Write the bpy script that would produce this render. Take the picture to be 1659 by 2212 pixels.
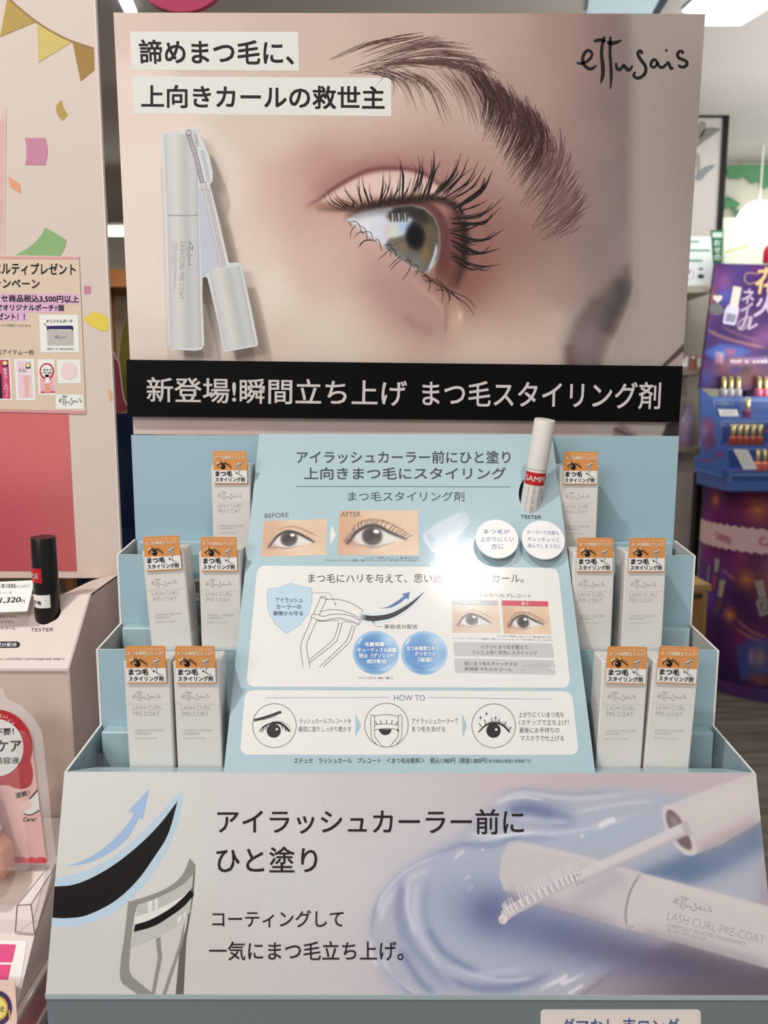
import bpy, math, random
import numpy as np
for o in list(bpy.data.objects): bpy.data.objects.remove(o)
SC = bpy.context.scene; COL = SC.collection
random.seed(7); RNG = np.random.default_rng(7)
# ---------------- camera, light, exposure ----------------
F = 1662.0; PITCH = math.radians(8.0); ROLL = 0.0018; EYE = np.array([0.0, 0.0, 1.30])
cam_d = bpy.data.cameras.new('camera'); cam = bpy.data.objects.new('camera', cam_d); COL.objects.link(cam)
cam.location = EYE
cam.rotation_mode = 'XYZ'
from mathutils import Matrix, Vector
_r = Matrix.Rotation(math.pi/2 - PITCH, 3, 'X') @ Matrix.Rotation(ROLL, 3, 'Z')
cam.rotation_euler = _r.to_euler()
cam_d.sensor_fit = 'VERTICAL'; cam_d.sensor_height = 36.0; cam_d.sensor_width = 27.0
cam_d.lens = 36.0*F/2212.0
cam_d.clip_start = 0.02; cam_d.clip_end = 60
cam_d.dof.use_dof = True; cam_d.dof.focus_distance = 0.435; cam_d.dof.aperture_fstop = cam_d.lens/1.9
SC.camera = cam
w = bpy.data.worlds.new('world'); SC.world = w; w.use_nodes = True
w.node_tree.nodes['Background'].inputs[0].default_value = (1.0, 0.985, 0.97, 1)
w.node_tree.nodes['Background'].inputs[1].default_value = 0.36
SC.view_settings.view_transform = 'Standard'; SC.view_settings.look = 'None'
SC.view_settings.exposure = 0.0; SC.view_settings.gamma = 1.0; SC.view_settings.use_curve_mapping = False
SC.cycles.use_denoising = True
SC.cycles.max_bounces = 8; SC.cycles.diffuse_bounces = 3; SC.cycles.transparent_max_bounces = 12
SC.cycles.caustics_reflective = False; SC.cycles.caustics_refractive = False
def area(name, loc, target, size, watt, col=(1, .95, .88), shape='DISK', sy=None):
    d = bpy.data.lights.new(name, 'AREA'); d.shape = shape; d.size = size
    if sy: d.size_y = sy
    d.energy = watt; d.color = col
    o = bpy.data.objects.new(name, d); COL.objects.link(o); o.location = loc
    o.rotation_euler = (Vector(target)-Vector(loc)).to_track_quat('-Z', 'Y').to_euler()
    return o
LAMP_R = (0.2255, -0.426, 2.72); LAMP_L = (-0.75, -0.35, 2.72)
area('downlight_light_right', (LAMP_R[0], LAMP_R[1], 2.69), (0.05, .45, 1.2), 0.11, 8.5, (1, .965, .925))
area('downlight_light_left', (LAMP_L[0], LAMP_L[1], 2.69), (-.15, .45, 1.2), 0.11, 21, (1, .965, .925))
area('front_fill_light', (-1.4, -2.2, 2.55), (-0.1, .45, 1.25), 1.6, 46, (1, .99, .98), 'RECTANGLE', 0.9)  # added soft fill from behind the camera, without a fixture
area('aisle_panel_light', (1.3, 3.0, 2.68), (1.3, 3.0, 0), 0.5, 15, (.95, 1, .98), 'RECTANGLE', 0.4)
area('back_shop_light', (-1.2, 4.2, 2.6), (-1.2, 4.2, 0), 1.0, 40, (1, .85, .68), 'RECTANGLE', 1.0)
area('right_shop_light', (2.4, 3.9, 2.6), (2.2, 4.8, 1.6), 0.9, 4, (1, .97, .9), 'RECTANGLE', 0.6)

area('ceiling_fill_light', (2.3, 3.0, 1.5), (1.8, 3.1, 2.72), 1.2, 34, (1, .98, .93), 'RECTANGLE', 1.2)  # added upward fill that brightens the ceiling at right; no lamp modelled

# ---------------- pixel / plane helpers ----------------
def rays(x, y):
    a = (np.asarray(x, float)-829.5)/F; b = (np.asarray(y, float)-1106)/F
    c, s = math.cos(ROLL), math.sin(ROLL); a, b = a*c+b*s, -a*s+b*c
    cp, sp = math.cos(PITCH), math.sin(PITCH)
    return np.stack([a, cp-b*sp, -sp-b*cp], -1)
class Plane:
    """a real flat surface: maps photo pixels to world points on it (h = height above the surface)"""
    def __init__(s, o, n):
        s.o = np.array(o, float); s.n = np.array(n, float); s.n /= np.linalg.norm(s.n)
        if np.dot(s.n, EYE-s.o) < 0: s.n = -s.n
    def __call__(s, x, y, h=0.0):
        if 0 < h <= .0045: h *= .4      # printed layers lie within a few hundredths of a millimetre
        d = rays(x, y); o = s.o
        t = np.dot(o-EYE, s.n)/(d@s.n)
        return EYE + d*t[..., None] + s.n*h
def PY(Y): return Plane((0, Y, 1), (0, 1, 0))
def PX(X): return Plane((X, 0, 1), (1, 0, 0))
def PZ(Z): return Plane((0, 0, Z), (0, 0, 1))
def frame(o, ux, uy, mm=0.001):
    """local drawing frame in millimetres: x along ux, y DOWN against uy"""
    o = np.array(o, float); ux = np.array(ux, float); uy = np.array(uy, float); n = np.cross(ux, uy)
    def fn(x, y, h=0.0):
        x = np.asarray(x, float); y = np.asarray(y, float)
        return o + x[..., None]*ux*mm - y[..., None]*uy*mm + n*h
    return fn

# ---------------- materials ----------------
def lin(c):
    c = np.asarray(c, float)/255.0
    return np.where(c <= .04045, c/12.92, ((np.clip(c, 0, None)+.055)/1.055)**2.4)
MATS = {}
def mat(name, rgb=(200, 200, 200), rough=.6, spec=.3, metal=0.0, attr=False, trans=0.0, ior=1.45, emit=0.0, alpha=1.0, bump=0.0, bscale=400.0, coat=0.0, vary=0.0):
    if name in MATS: return MATS[name]
    m = bpy.data.materials.new(name); m.use_nodes = True; nt = m.node_tree; b = nt.nodes['Principled BSDF']
    l = lin(rgb); b.inputs['Base Color'].default_value = (*l, 1)
    b.inputs['Roughness'].default_value = rough; b.inputs['Specular IOR Level'].default_value = spec
    b.inputs['Metallic'].default_value = metal; b.inputs['IOR'].default_value = ior
    b.inputs['Transmission Weight'].default_value = trans; b.inputs['Alpha'].default_value = alpha
    b.inputs['Coat Weight'].default_value = coat; b.inputs['Coat Roughness'].default_value = .10
    if emit: b.inputs['Emission Color'].default_value = (*l, 1); b.inputs['Emission Strength'].default_value = emit
    if attr:
        a = nt.nodes.new('ShaderNodeVertexColor'); a.layer_name = 'Col'
        nt.links.new(a.outputs['Color'], b.inputs['Base Color'])
        if emit: nt.links.new(a.outputs['Color'], b.inputs['Emission Color'])
    if bump or vary:
        tc = nt.nodes.new('ShaderNodeTexCoord'); nz = nt.nodes.new('ShaderNodeTexNoise'); nz.inputs['Scale'].default_value = bscale
        nz.inputs['Detail'].default_value = 3
        nt.links.new(tc.outputs['Object'], nz.inputs['Vector'])
        if bump:
            bp = nt.nodes.new('ShaderNodeBump'); bp.inputs['Strength'].default_value = bump; bp.inputs['Distance'].default_value = .001 if bscale < 500 else .0002
            nt.links.new(nz.outputs['Fac'], bp.inputs['Height']); nt.links.new(bp.outputs['Normal'], b.inputs['Normal'])
            if coat: nt.links.new(bp.outputs['Normal'], b.inputs['Coat Normal'])
        if vary:
            mx = nt.nodes.new('ShaderNodeMix'); mx.data_type = 'RGBA'; mx.inputs[0].default_value = 0
            nt.links.new(nz.outputs['Fac'], mx.inputs[0])
            mx.inputs[6].default_value = (*(l*(1-vary)), 1); mx.inputs[7].default_value = (*np.minimum(l*(1+vary), 1), 1)
            nt.links.new(mx.outputs[2], b.inputs['Base Color'])
    MATS[name] = m; return m
def ink(r, g, b, rough=.55): return mat('ink_%d_%d_%d_%d' % (r, g, b, rough*100), (r, g, b), rough, .25)
INK = ink(26, 22, 24); WHITE = ink(238, 236, 232)

# ---------------- mesh builder ----------------
class MB:
    def __init__(s): s.V = []; s.n = 0; s.Fc = []; s.M = []; s.mats = []; s.C = []
    def mi(s, m):
        if m not in s.mats: s.mats.append(m)
        return s.mats.index(m)
    def add(s, v, faces, m, c=None):
        v = np.asarray(v, float).reshape(-1, 3); k = s.n
        s.V.append(v); s.n += len(v); i = s.mi(m)
        s.C.append(np.ones((len(v), 3)) if c is None else np.asarray(c, float).reshape(-1, 3))
        s.Fc += [tuple(a+k for a in f) for f in faces]; s.M += [i]*len(faces)
        return s
    # flat drawing on a surface function fn(x, y, h)
    def poly(s, fn, pts, m, h=.0001):
        p = np.array(pts, float); return s.add(fn(p[:, 0], p[:, 1], h), [tuple(range(len(p)))], m)
    def rect(s, fn, x0, y0, x1, y1, m, h=.0001, r=0): 
        return s.poly(fn, rquad([(x0, y0), (x1, y0), (x1, y1), (x0, y1)], r), m, h)
    def ell(s, fn, cx, cy, rx, ry, m, h=.0001, rot=0, n=48):
        t = np.linspace(0, 2*np.pi, n, endpoint=False); c, d = math.cos(rot), math.sin(rot)
        return s.poly(fn, np.stack([cx+rx*np.cos(t)*c-ry*np.sin(t)*d, cy+rx*np.cos(t)*d+ry*np.sin(t)*c], -1), m, h)
    def stroke(s, fn, pts, wd, m, h=.0001, closed=False):
        p = np.array(pts, float); n = len(p)
        if closed: tg = np.roll(p, -1, 0)-np.roll(p, 1, 0)
        else: tg = np.gradient(p, axis=0)
        tg /= np.maximum(np.linalg.norm(tg, axis=1)[:, None], 1e-9); nr = np.stack([-tg[:, 1], tg[:, 0]], -1)
        w = np.interp(np.linspace(0, 1, n), np.linspace(0, 1, len(wd)), wd) if hasattr(wd, '__len__') else np.full(n, wd)
        a = p+nr*w[:, None]/2; b = p-nr*w[:, None]/2
        q = np.concatenate([a, b]); fs = [(i, i+1, n+i+1, n+i) for i in range(n-1)]
        if closed: fs.append((n-1, 0, n, 2*n-1))
        return s.add(fn(q[:, 0], q[:, 1], h), fs, m)
    def ring(s, fn, cx, cy, rx, ry, wd, m, h=.0001, rot=0, n=64, a0=0, a1=2*math.pi):
        full = a1-a0 > 6.28
        t = np.linspace(a0, a1, n, endpoint=not full); c, d = math.cos(rot), math.sin(rot)
        return s.stroke(fn, np.stack([cx+rx*np.cos(t)*c-ry*np.sin(t)*d, cy+rx*np.cos(t)*d+ry*np.sin(t)*c], -1), wd, m, h, full)
    def text(s, fn, body, q, m, h=.00015, off=0.0, shear=0):
        v, f, d = glyphs(body, min(off, 0), shear)
        if len(q) == 4 and not hasattr(q[0], '__len__'): x0, y0, x1, y1 = q; q = [(x0, y0), (x1, y0), (x1, y1), (x0, y1)]
        q = np.array(q, float)
        for n_, (sx, sy) in enumerate(((0, 0), (-1, -1), (1, -1), (-1, 1), (1, 1)) if off > .0075 else ((0, 0),)):
            k = v+np.array([sx, sy])*off*.75/d; a = k[:, :1]; b = 1-k[:, 1:2]
            p = q[0]*(1-a)*(1-b)+q[1]*a*(1-b)+q[2]*a*b+q[3]*(1-a)*b
            s.add(fn(p[:, 0], p[:, 1], h+n_*(.00004 if h < .0045 else .0002)), f, m)
        return s
    def image(s, fn, im, m, h=.0001, mask=None):
        ny, nx = im.X.shape; c = lin(np.clip(im.C, 0, 1)*255).reshape(-1, 3)
        i = (np.arange(ny-1)[:, None]*nx+np.arange(nx-1)[None]).ravel()
        fs = np.stack([i, i+1, i+nx+1, i+nx], -1).tolist()
        if mask is not None: k = mask.ravel(); fs = [q for q in fs if k[q[0]] or k[q[2]]]
        return s.add(fn(im.X.ravel(), im.Y.ravel(), h), fs, m, c)
    def logo(s, fn, q, m, h=.00015, wf=1.0):
        x0, y0, x1, y1 = q
        for pts, wd in LOGO:
            p = spline(pts, 6); p = np.array(p); p[:, 0] = x0+(x1-x0)*(p[:, 0]-85)/1430; p[:, 1] = y0+(y1-y0)*(p[:, 1]-105)/680
            s.stroke(fn, p, [w_*wf*(x1-x0)/1430 for w_ in wd], m, h)
        return s
    # solids
    def slab(s, front, back, m, mside=None):
        """front/back: matching loops of 3D points"""
        n = len(front); s.add(front, [tuple(range(n))], m)
        s.add(back, [tuple(range(n))[::-1]], mside or m)
        s.add(np.concatenate([front, back]), [(i, n+i, n+(i+1) % n, (i+1) % n) for i in range(n)], mside or m)
        return s
    def ext(s, fn, pts, m, h0, h1, mside=None):
        p = np.array(pts, float); return s.slab(fn(p[:, 0], p[:, 1], h1), fn(p[:, 0], p[:, 1], h0), m, mside)
    def box(s, lo, hi, m, faces=None):
        (a, b, c), (d, e, f) = lo, hi
        v = [(a, b, c), (d, b, c), (d, e, c), (a, e, c), (a, b, f), (d, b, f), (d, e, f), (a, e, f)]
        return s.add(v, [(0, 3, 2, 1), (4, 5, 6, 7), (0, 1, 5, 4), (1, 2, 6, 5), (2, 3, 7, 6), (3, 0, 4, 7)], m)
    def lathe(s, prof, m, o=(0, 0, 0), ax=(0, 0, 1), n=40, sx=1.0):
        """prof: (radius, height) pairs along axis ax from o"""
        ax = Vector(ax).normalized(); R = ax.to_track_quat('Z', 'Y').to_matrix(); R = np.array(R); o = np.array(o, float)
        t = np.linspace(0, 2*np.pi, n, endpoint=False)
        vs = np.concatenate([np.stack([r*np.cos(t)*sx, r*np.sin(t), np.full(n, z)], -1) for r, z in prof])@R.T+o
        fs = [(k*n+i, k*n+(i+1) % n, (k+1)*n+(i+1) % n, (k+1)*n+i) for k in range(len(prof)-1) for i in range(n)]
        fs.append(tuple(range(n))[::-1]); fs.append(tuple((len(prof)-1)*n+i for i in range(n)))
        return s.add(vs, fs, m)
    def build(s, name, parent=None, label=None, smooth=False, bevel=0.0, off=None, auto=None):
        V = np.concatenate(s.V); C = np.concatenate(s.C)
        o0 = np.array(off if off is not None else (root_loc(parent) if parent else (0, 0, 0)), float)
        me = bpy.data.meshes.new(name); me.from_pydata((V-o0).tolist(), [], s.Fc)
        for m in s.mats: me.materials.append(m)
        me.polygons.foreach_set('material_index', np.array(s.M, dtype=np.int32))
        ca = me.color_attributes.new('Col', 'FLOAT_COLOR', 'POINT')
        ca.data.foreach_set('color', np.concatenate([C, np.ones((len(C), 1))], 1).ravel().astype(np.float32))
        if smooth: me.polygons.foreach_set('use_smooth', np.ones(len(s.Fc), dtype=bool))
        me.update()
        o = bpy.data.objects.new(name, me); COL.objects.link(o)
        if smooth and auto: 
            me.set_sharp_from_angle(angle=math.radians(auto))
        if parent: o.parent = parent
        elif off is not None: o.location = o0
        if label: o['label'] = label
        if bevel:
            b = o.modifiers.new('bevel', 'BEVEL'); b.width = bevel; b.segments = 2; b.limit_method = 'ANGLE'
        return o
def root_loc(o):
    p = np.zeros(3)
    while o is not None: p += np.array(o.location); o = o.parent
    return p
def thing(name, loc, label, cat, group=None):
    o = bpy.data.objects.new(name, None); COL.objects.link(o); o.location = loc; o.empty_display_size = .05
    return tag(o, label, cat, group)
def tag(o, label, cat, group=None, kind=None):
    o['label'] = label; o['category'] = cat
    if group: o['group'] = group
    if kind: o['kind'] = kind
    return o
def structure(o): o['kind'] = 'structure'; return o
def spline(pts, k=8, closed=False):
    p = np.array(pts, float)
    if len(p) < 3: return [tuple(p[0]+(p[-1]-p[0])*t) for t in np.linspace(0, 1, k+1)]
    q = np.concatenate([p[-1:], p, p[:2]]) if closed else np.concatenate([2*p[:1]-p[1:2], p, 2*p[-1:]-p[-2:-1]])
    out = []
    for i in range(1, len(q)-2):
        for t in np.linspace(0, 1, k, endpoint=False):
            a, b, c, d = q[i-1], q[i], q[i+1], q[i+2]
            out.append(tuple(.5*((2*b)+(c-a)*t+(2*a-5*b+4*c-d)*t*t+(3*b-a-3*c+d)*t**3)))
    if not closed: out.append(tuple(p[-1]))
    return out
def rquad(c, r, k=5):
    """rounded corners for any polygon"""
    if not r: return c
    out = []; n = len(c); c = [np.array(p, float) for p in c]
    for i in range(n):
        p = c[i]; a = c[i-1]-p; b = c[(i+1) % n]-p
        a = a/np.linalg.norm(a)*r; b = b/np.linalg.norm(b)*r
        for t in np.linspace(0, 1, k+1): out.append(tuple((p+a)*(1-t)**2+2*p*t*(1-t)+(p+b)*t*t))
    return out
GL = {}
def glyphs(body, off=0.0, shear=0.0):
    k = (body, off, shear)
    if k in GL: return GL[k]
    c = bpy.data.curves.new('t', 'FONT'); c.body = body; c.size = 1; c.resolution_u = 3; c.offset = off; c.shear = shear
    o = bpy.data.objects.new('t', c); me = bpy.data.meshes.new_from_object(o)
    v = np.empty(len(me.vertices)*3); me.vertices.foreach_get('co', v); v = v.reshape(-1, 3)[:, :2]
    f = [tuple(p.vertices) for p in me.polygons]
    lo, hi = v.min(0), v.max(0); d = hi-lo; d[d < 1e-6] = 1; v = (v-lo)/d
    bpy.data.objects.remove(o); bpy.data.curves.remove(c); bpy.data.meshes.remove(me)
    GL[k] = (v, f, d); return GL[k]
# ---------------- printed pictures: colours on a grid of surface points ----------------
class Img:
    def __init__(s, q, nx, ny, base=(200, 200, 200)):
        if not hasattr(q[0], '__len__'): x0, y0, x1, y1 = q; q = [(x0, y0), (x1, y0), (x1, y1), (x0, y1)]
        q = np.array(q, float); a, b = np.meshgrid(np.linspace(0, 1, nx), np.linspace(0, 1, ny)); a = a[..., None]; b = b[..., None]
        p = q[0]*(1-a)*(1-b)+q[1]*a*(1-b)+q[2]*a*b+q[3]*(1-a)*b
        s.X = p[..., 0]; s.Y = p[..., 1]; s.C = np.zeros((ny, nx, 3))+np.array(base)/255.
    def field(s, pts, sig=80, p=2):
        acc = np.zeros_like(s.C); ws = np.zeros(s.X.shape)
        for t in pts:
            x, y, c = t[:3]; g = t[3] if len(t) > 3 else sig
            d2 = ((s.X-x)**2+(s.Y-y)**2)/(g*g); wt = np.exp(-d2*.5)+1e-4/(1+d2)**p
            acc += wt[..., None]*np.array(c)/255.; ws += wt
        s.C = acc/ws[..., None]; return s
    def mix(s, mask, col):
        s.C += (np.asarray(col, float)/255.-s.C)*mask[..., None]; return s
    def _box(s, P, pad):
        P = np.asarray(P); return (s.X > P[:, 0].min()-pad) & (s.X < P[:, 0].max()+pad) & (s.Y > P[:, 1].min()-pad) & (s.Y < P[:, 1].max()+pad)
    def _dist(s, x, y, P, closed=False):
        P = np.asarray(P, float); d = np.full(x.shape, 1e9); tt = np.zeros(x.shape); n = len(P); m = n if closed else n-1
        for i in range(m):
            a, b = P[i], P[(i+1) % n]; ab = b-a; L = ab@ab+1e-12
            t = np.clip(((x-a[0])*ab[0]+(y-a[1])*ab[1])/L, 0, 1)
            q = np.hypot(x-a[0]-ab[0]*t, y-a[1]-ab[1]*t); k = q < d; d[k] = q[k]; tt[k] = (i+t[k])/m
        return d, tt
    def line(s, pts, wd, col, al=1.0, feather=None, sp=True):
        P = spline(pts, 6) if sp else pts
        mw = max(wd) if hasattr(wd, '__len__') else wd; f = feather if feather is not None else mw*.6
        B = s._box(P, mw+2.5*f); x, y = s.X[B], s.Y[B]
        if not len(x): return s
        d, t = s._dist(x, y, P); w = np.interp(t, np.linspace(0, 1, len(wd)), wd) if hasattr(wd, '__len__') else wd
        a_ = np.interp(t, np.linspace(0, 1, len(al)), al) if hasattr(al, '__len__') else (al*np.clip(np.minimum(t, 1-t)/.16+.05, 0, 1) if sp else al)
        k = a_/(1+np.exp(np.clip((d-w/2)/(f*.3+1e-6), -30, 30)))
        s.C[B] += (np.array(col)/255.-s.C[B])*k[:, None]; return s
    def area(s, pts, col, feather=3, al=1.0, sp=False):
        P = np.array(spline(pts, 6, True) if sp else pts, float); B = s._box(P, 3*feather); x, y = s.X[B], s.Y[B]
        if not len(x): return s
        d, _ = s._dist(x, y, P, True); ins = np.zeros(x.shape, bool); n = len(P)
        for i in range(n):
            (x0, y0), (x1, y1) = P[i], P[(i+1) % n]
            if y0 == y1: continue
            ins ^= ((y0 > y) != (y1 > y)) & (x < (x1-x0)*(y-y0)/(y1-y0)+x0)
        sd = np.where(ins, d, -d); k = al/(1+np.exp(np.clip(-sd/(feather*.35+1e-6), -30, 30)))
        s.C[B] += (np.array(col)/255.-s.C[B])*k[:, None]; return s
    def inside(s, pts, feather=2):
        t = Img.__new__(Img); t.X, t.Y, t.C = s.X, s.Y, np.zeros_like(s.C); t.area(pts, (255, 255, 255), feather); return t.C[..., 0]
    def blob(s, cx, cy, rx, ry, col, al=1.0, rot=0, hard=1.0):
        c, d = math.cos(rot), math.sin(rot); u = ((s.X-cx)*c+(s.Y-cy)*d)/rx; v = (-(s.X-cx)*d+(s.Y-cy)*c)/ry
        return s.mix(al*np.exp(-.5*(u*u+v*v)**hard), col)
    def noise(s, amp, gray=True):
        n = RNG.normal(0, amp/255., s.X.shape); s.C += n[..., None]; return s
LOGO = [([(95,440),(130,455),(180,450),(230,425),(275,380),(290,330),(268,296),(232,292),(190,330),(170,400),(180,455),(215,500),(265,525),(315,505),(348,478)],[20,26,30,30,30,28,28,32,34,34,36,36,36,28,14]),
 ([(310,175),(350,160),(410,158),(465,172)],[18,34,40,26]),([(450,110),(430,180),(415,260),(412,350),(425,450),(430,560),(420,640),(403,705)],[26,34,34,36,42,40,36,12]),
 ([(485,180),(530,195),(600,185),(665,160)],[34,50,36,18]),([(525,110),(522,200),(520,320),(530,480),(535,620),(525,780)],[24,32,32,34,34,12]),
 ([(598,445),(600,490),(615,525),(650,530),(680,495),(695,475),(715,500),(745,535),(780,525),(808,480)],[24,32,34,34,30,26,34,36,32,18]),
 ([(915,335),(928,310),(905,292),(880,310),(880,350),(915,410),(960,470),(978,530),(960,590),(910,632),(860,640),(825,615),(825,585),(848,565)],[24,24,28,34,34,36,36,34,34,34,32,30,24,22]),
 ([(1110,440),(1105,410),(1075,408),(1048,440),(1045,485),(1075,505),(1110,480),(1128,440),(1135,470),(1165,505),(1200,500),(1235,470),(1265,445),(1285,490),(1300,520),(1330,508)],[24,26,30,32,30,28,28,26,28,30,30,28,30,32,30,18]),
 ([(1240,275),(1238,300)],[26,28]),
 ([(1455,330),(1440,300),(1405,300),(1382,340),(1400,385),(1450,405),(1495,430),(1500,470),(1460,500),(1415,495),(1400,470)],[28,28,30,34,32,30,32,34,32,28,24])]
# ======================= ROOM =======================
def quad_obj(name, pts, m): 
    return structure(MB().add(pts, [(0, 1, 2, 3)], m).build(name))
M_floor = mat('grey_wood_floor', (118, 108, 98), .45, .4)
_nt = M_floor.node_tree; _b = _nt.nodes['Principled BSDF']
_tc = _nt.nodes.new('ShaderNodeTexCoord'); _mp = _nt.nodes.new('ShaderNodeMapping'); _mp.inputs['Scale'].default_value = (1.2, 9, 1)
_br = _nt.nodes.new('ShaderNodeTexNoise'); _br.inputs['Scale'].default_value = 3.0; _br.inputs['Detail'].default_value = 6
_cr = _nt.nodes.new('ShaderNodeValToRGB'); _cr.color_ramp.elements[0].position = .35; _cr.color_ramp.elements[1].position = .68
_cr.color_ramp.elements[0].color = (*lin((96, 88, 80)), 1); _cr.color_ramp.elements[1].color = (*lin((134, 124, 113)), 1)
_nt.links.new(_tc.outputs['Object'], _mp.inputs[0]); _nt.links.new(_mp.outputs[0], _br.inputs['Vector']); _nt.links.new(_br.outputs['Fac'], _cr.inputs[0]); _nt.links.new(_cr.outputs[0], _b.inputs['Base Color'])
M_wall = mat('warm_white_wall', (205, 200, 188), .8, .2); M_ceil = mat('ceiling_white', (196, 193, 190), .85, .2, vary=.03, bscale=6)
ZC = 2.72
quad_obj('floor', [(-5, -.6, 0), (5, -.6, 0), (5, 6.6, 0), (-5, 6.6, 0)], M_floor)
quad_obj('ceiling', [(-5, -3, ZC), (-5, 6.6, ZC), (5, 6.6, ZC), (5, -3, ZC)], M_ceil)
quad_obj('wall_back', [(-5, 6.5, 0), (5, 6.5, 0), (5, 6.5, ZC), (-5, 6.5, ZC)], M_wall)
quad_obj('wall_left', [(-4.9, -.6, 0), (-4.9, 6.6, 0), (-4.9, 6.6, ZC), (-4.9, -.6, ZC)], M_wall)
quad_obj('wall_right', [(4.9, -.6, 0), (4.9, 6.6, 0), (4.9, 6.6, ZC), (4.9, -.6, ZC)], M_wall)

# ======================= MASCARA DISPLAY =======================
XL, XR = -.157, .183; XM = (XL+XR)/2
BLUE = mat('pale_blue_card', (170, 195, 203), .42, .4, bump=.06, bscale=900, coat=.6); BLUE2 = mat('pale_blue_card_matt', (160, 188, 198), .55, .35)
BASE_SHADED = mat('shaded_blue_card', (118, 126, 128), .5, .35); CARDW = mat('white_card', (226, 224, 220), .6, .3); EDGE = mat('card_edge', (232, 230, 226), .7, .2)  # base box blue is greyed and darkened to hold the overhang's shade
disp = thing('mascara_display', (XM, .43, .99), 'pale blue tiered cardboard display with a huge printed eye on its header', 'display stand')
TR = [(1.1205, .357, .405), (1.167, .405, .4435), (1.212, .4435, .476)]
IX0, IX1 = -.078, .1044; FL = [.0105, .0105, .0062]; ST = [.0095, .0088, .0078]
for k, (zr, ya, yb) in enumerate(TR):
    t = MB(); zb = zr-.060; e = .0012
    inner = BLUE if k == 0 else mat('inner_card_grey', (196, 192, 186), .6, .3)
    for sx, x in ((1, XL), (-1, XR)):
        xo, xi = x, x+sx*e; zr2 = zr+.0035
        lo = [(x, ya, zb), (x, ya, zr), (x, yb, zr2), (x, yb, zb)]
        o_ = np.array(lo); i_ = o_+np.array([sx*e, 0, 0])
        t.add(o_, [(0, 1, 2, 3) if sx > 0 else (3, 2, 1, 0)], CARDW); t.add(i_, [(3, 2, 1, 0) if sx > 0 else (0, 1, 2, 3)], inner)
        t.add([o_[0], i_[0], i_[1], o_[1]], [(0, 1, 2, 3)], EDGE); t.add([o_[1], i_[1], i_[2], o_[2]], [(0, 1, 2, 3)], EDGE)
    if k: t.box((XL+e, ya+.0001, zb), (XR-e, ya+e, zr), BLUE2)
    # folded-in front flap with tapered ends
    for a, b in ((XL+.0012, IX0), (IX1, XR-.0012)):
        ta = .010 if a < 0 else 0.0; tb = .010 if b > .15 else 0.0
        p = np.array([(a, ya+.0004, zr), (b, ya+.0004, zr), (b-tb, ya+FL[k], zr-.0028), (a+ta, ya+FL[k], zr-.0028)])
        q = p.copy(); q[:, 2] -= .0009
        t.slab(p, q, BLUE)
        if k: t.box((a+.0003, ya, zr-.0005), (b-.0003, ya+.0006, zr+.0003), BLUE)
    t.box((XL+e, ya+e, zb), (XR-e, yb, zb+.001), BLUE2)
    tr = t.build('tray', disp, bevel=.0002)
    s_ = MB().box((XL+.0042, yb-ST[k], zb+.001), (XR-.0042, yb-.0002, zr+.0035), BLUE)
    s_.build('rear_step', tr, bevel=.0007)
    if k < 2:
        d_ = MB()
        for sx, xx in ((1, XL+.033), (-1, XR-.030)):
            fn = frame((xx, yb-.0135, zr-.012), (sx, 0, 0), (0, 0, 1))
            d_ = MB(); d_.ext(fn, rquad([(-12, -11 if k == 0 else -5), (8, -11 if k == 0 else -5), (8, 40), (-12, 40)], 4), BLUE2, 0, .0006, EDGE)
            d_.build('divider', tr)
back = MB().box((XL+.001, .4762, 1.15), (XR-.0012, .4778, 1.2807), BLUE2)
back.build('back_panel', disp)
# barcode sticker on the middle tray front wall
def barcode(mb, fn, x0, y0, x1, y1, m, h=.00012, n=34, seed=3):
    r = random.Random(seed); ws = [r.choice((1, 1, 2, 3)) for _ in range(2*n)]; k = (x1-x0)/sum(ws); x = x0
    for i, w_ in enumerate(ws):
        if i % 2 == 0: mb.rect(fn, x, y0, x+w_*k, y1, m, h)
        x += w_*k
fn = PY(TR[2][1]-.0003); bs = MB().rect(fn, 405, 1250, 452, 1298, CARDW, .0001)
barcode(bs, fn, 408, 1256, 448, 1281, INK, .0002, 16); bs.text(fn, '27', (420, 1284, 434, 1291), INK, .0002)
bs.build('barcode_sticker', disp)
# base box under the sloping front
bb = MB().box((XL, .3236, .962), (XR, .470, 1.0268), BASE_SHADED); bb.box((XL-.0003, .3229, 1.0255), (XR+.0003, .3238, 1.0277), mat('pale_fold', (168, 182, 186), .4, .4))
fn = PY(.3236); bb.poly(fn, rquad([(1168, 2180), (1513, 2180), (1517, 2300), (1166, 2300)], 9), mat('tag_white', (236, 224, 216), .6, .3), .0002)
bb.text(fn, 'ダマなし 束ロング', (1213, 2199, 1466, 2236), ink(70, 92, 140), .0003, .012)
bb.build('base_box', disp)

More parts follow.
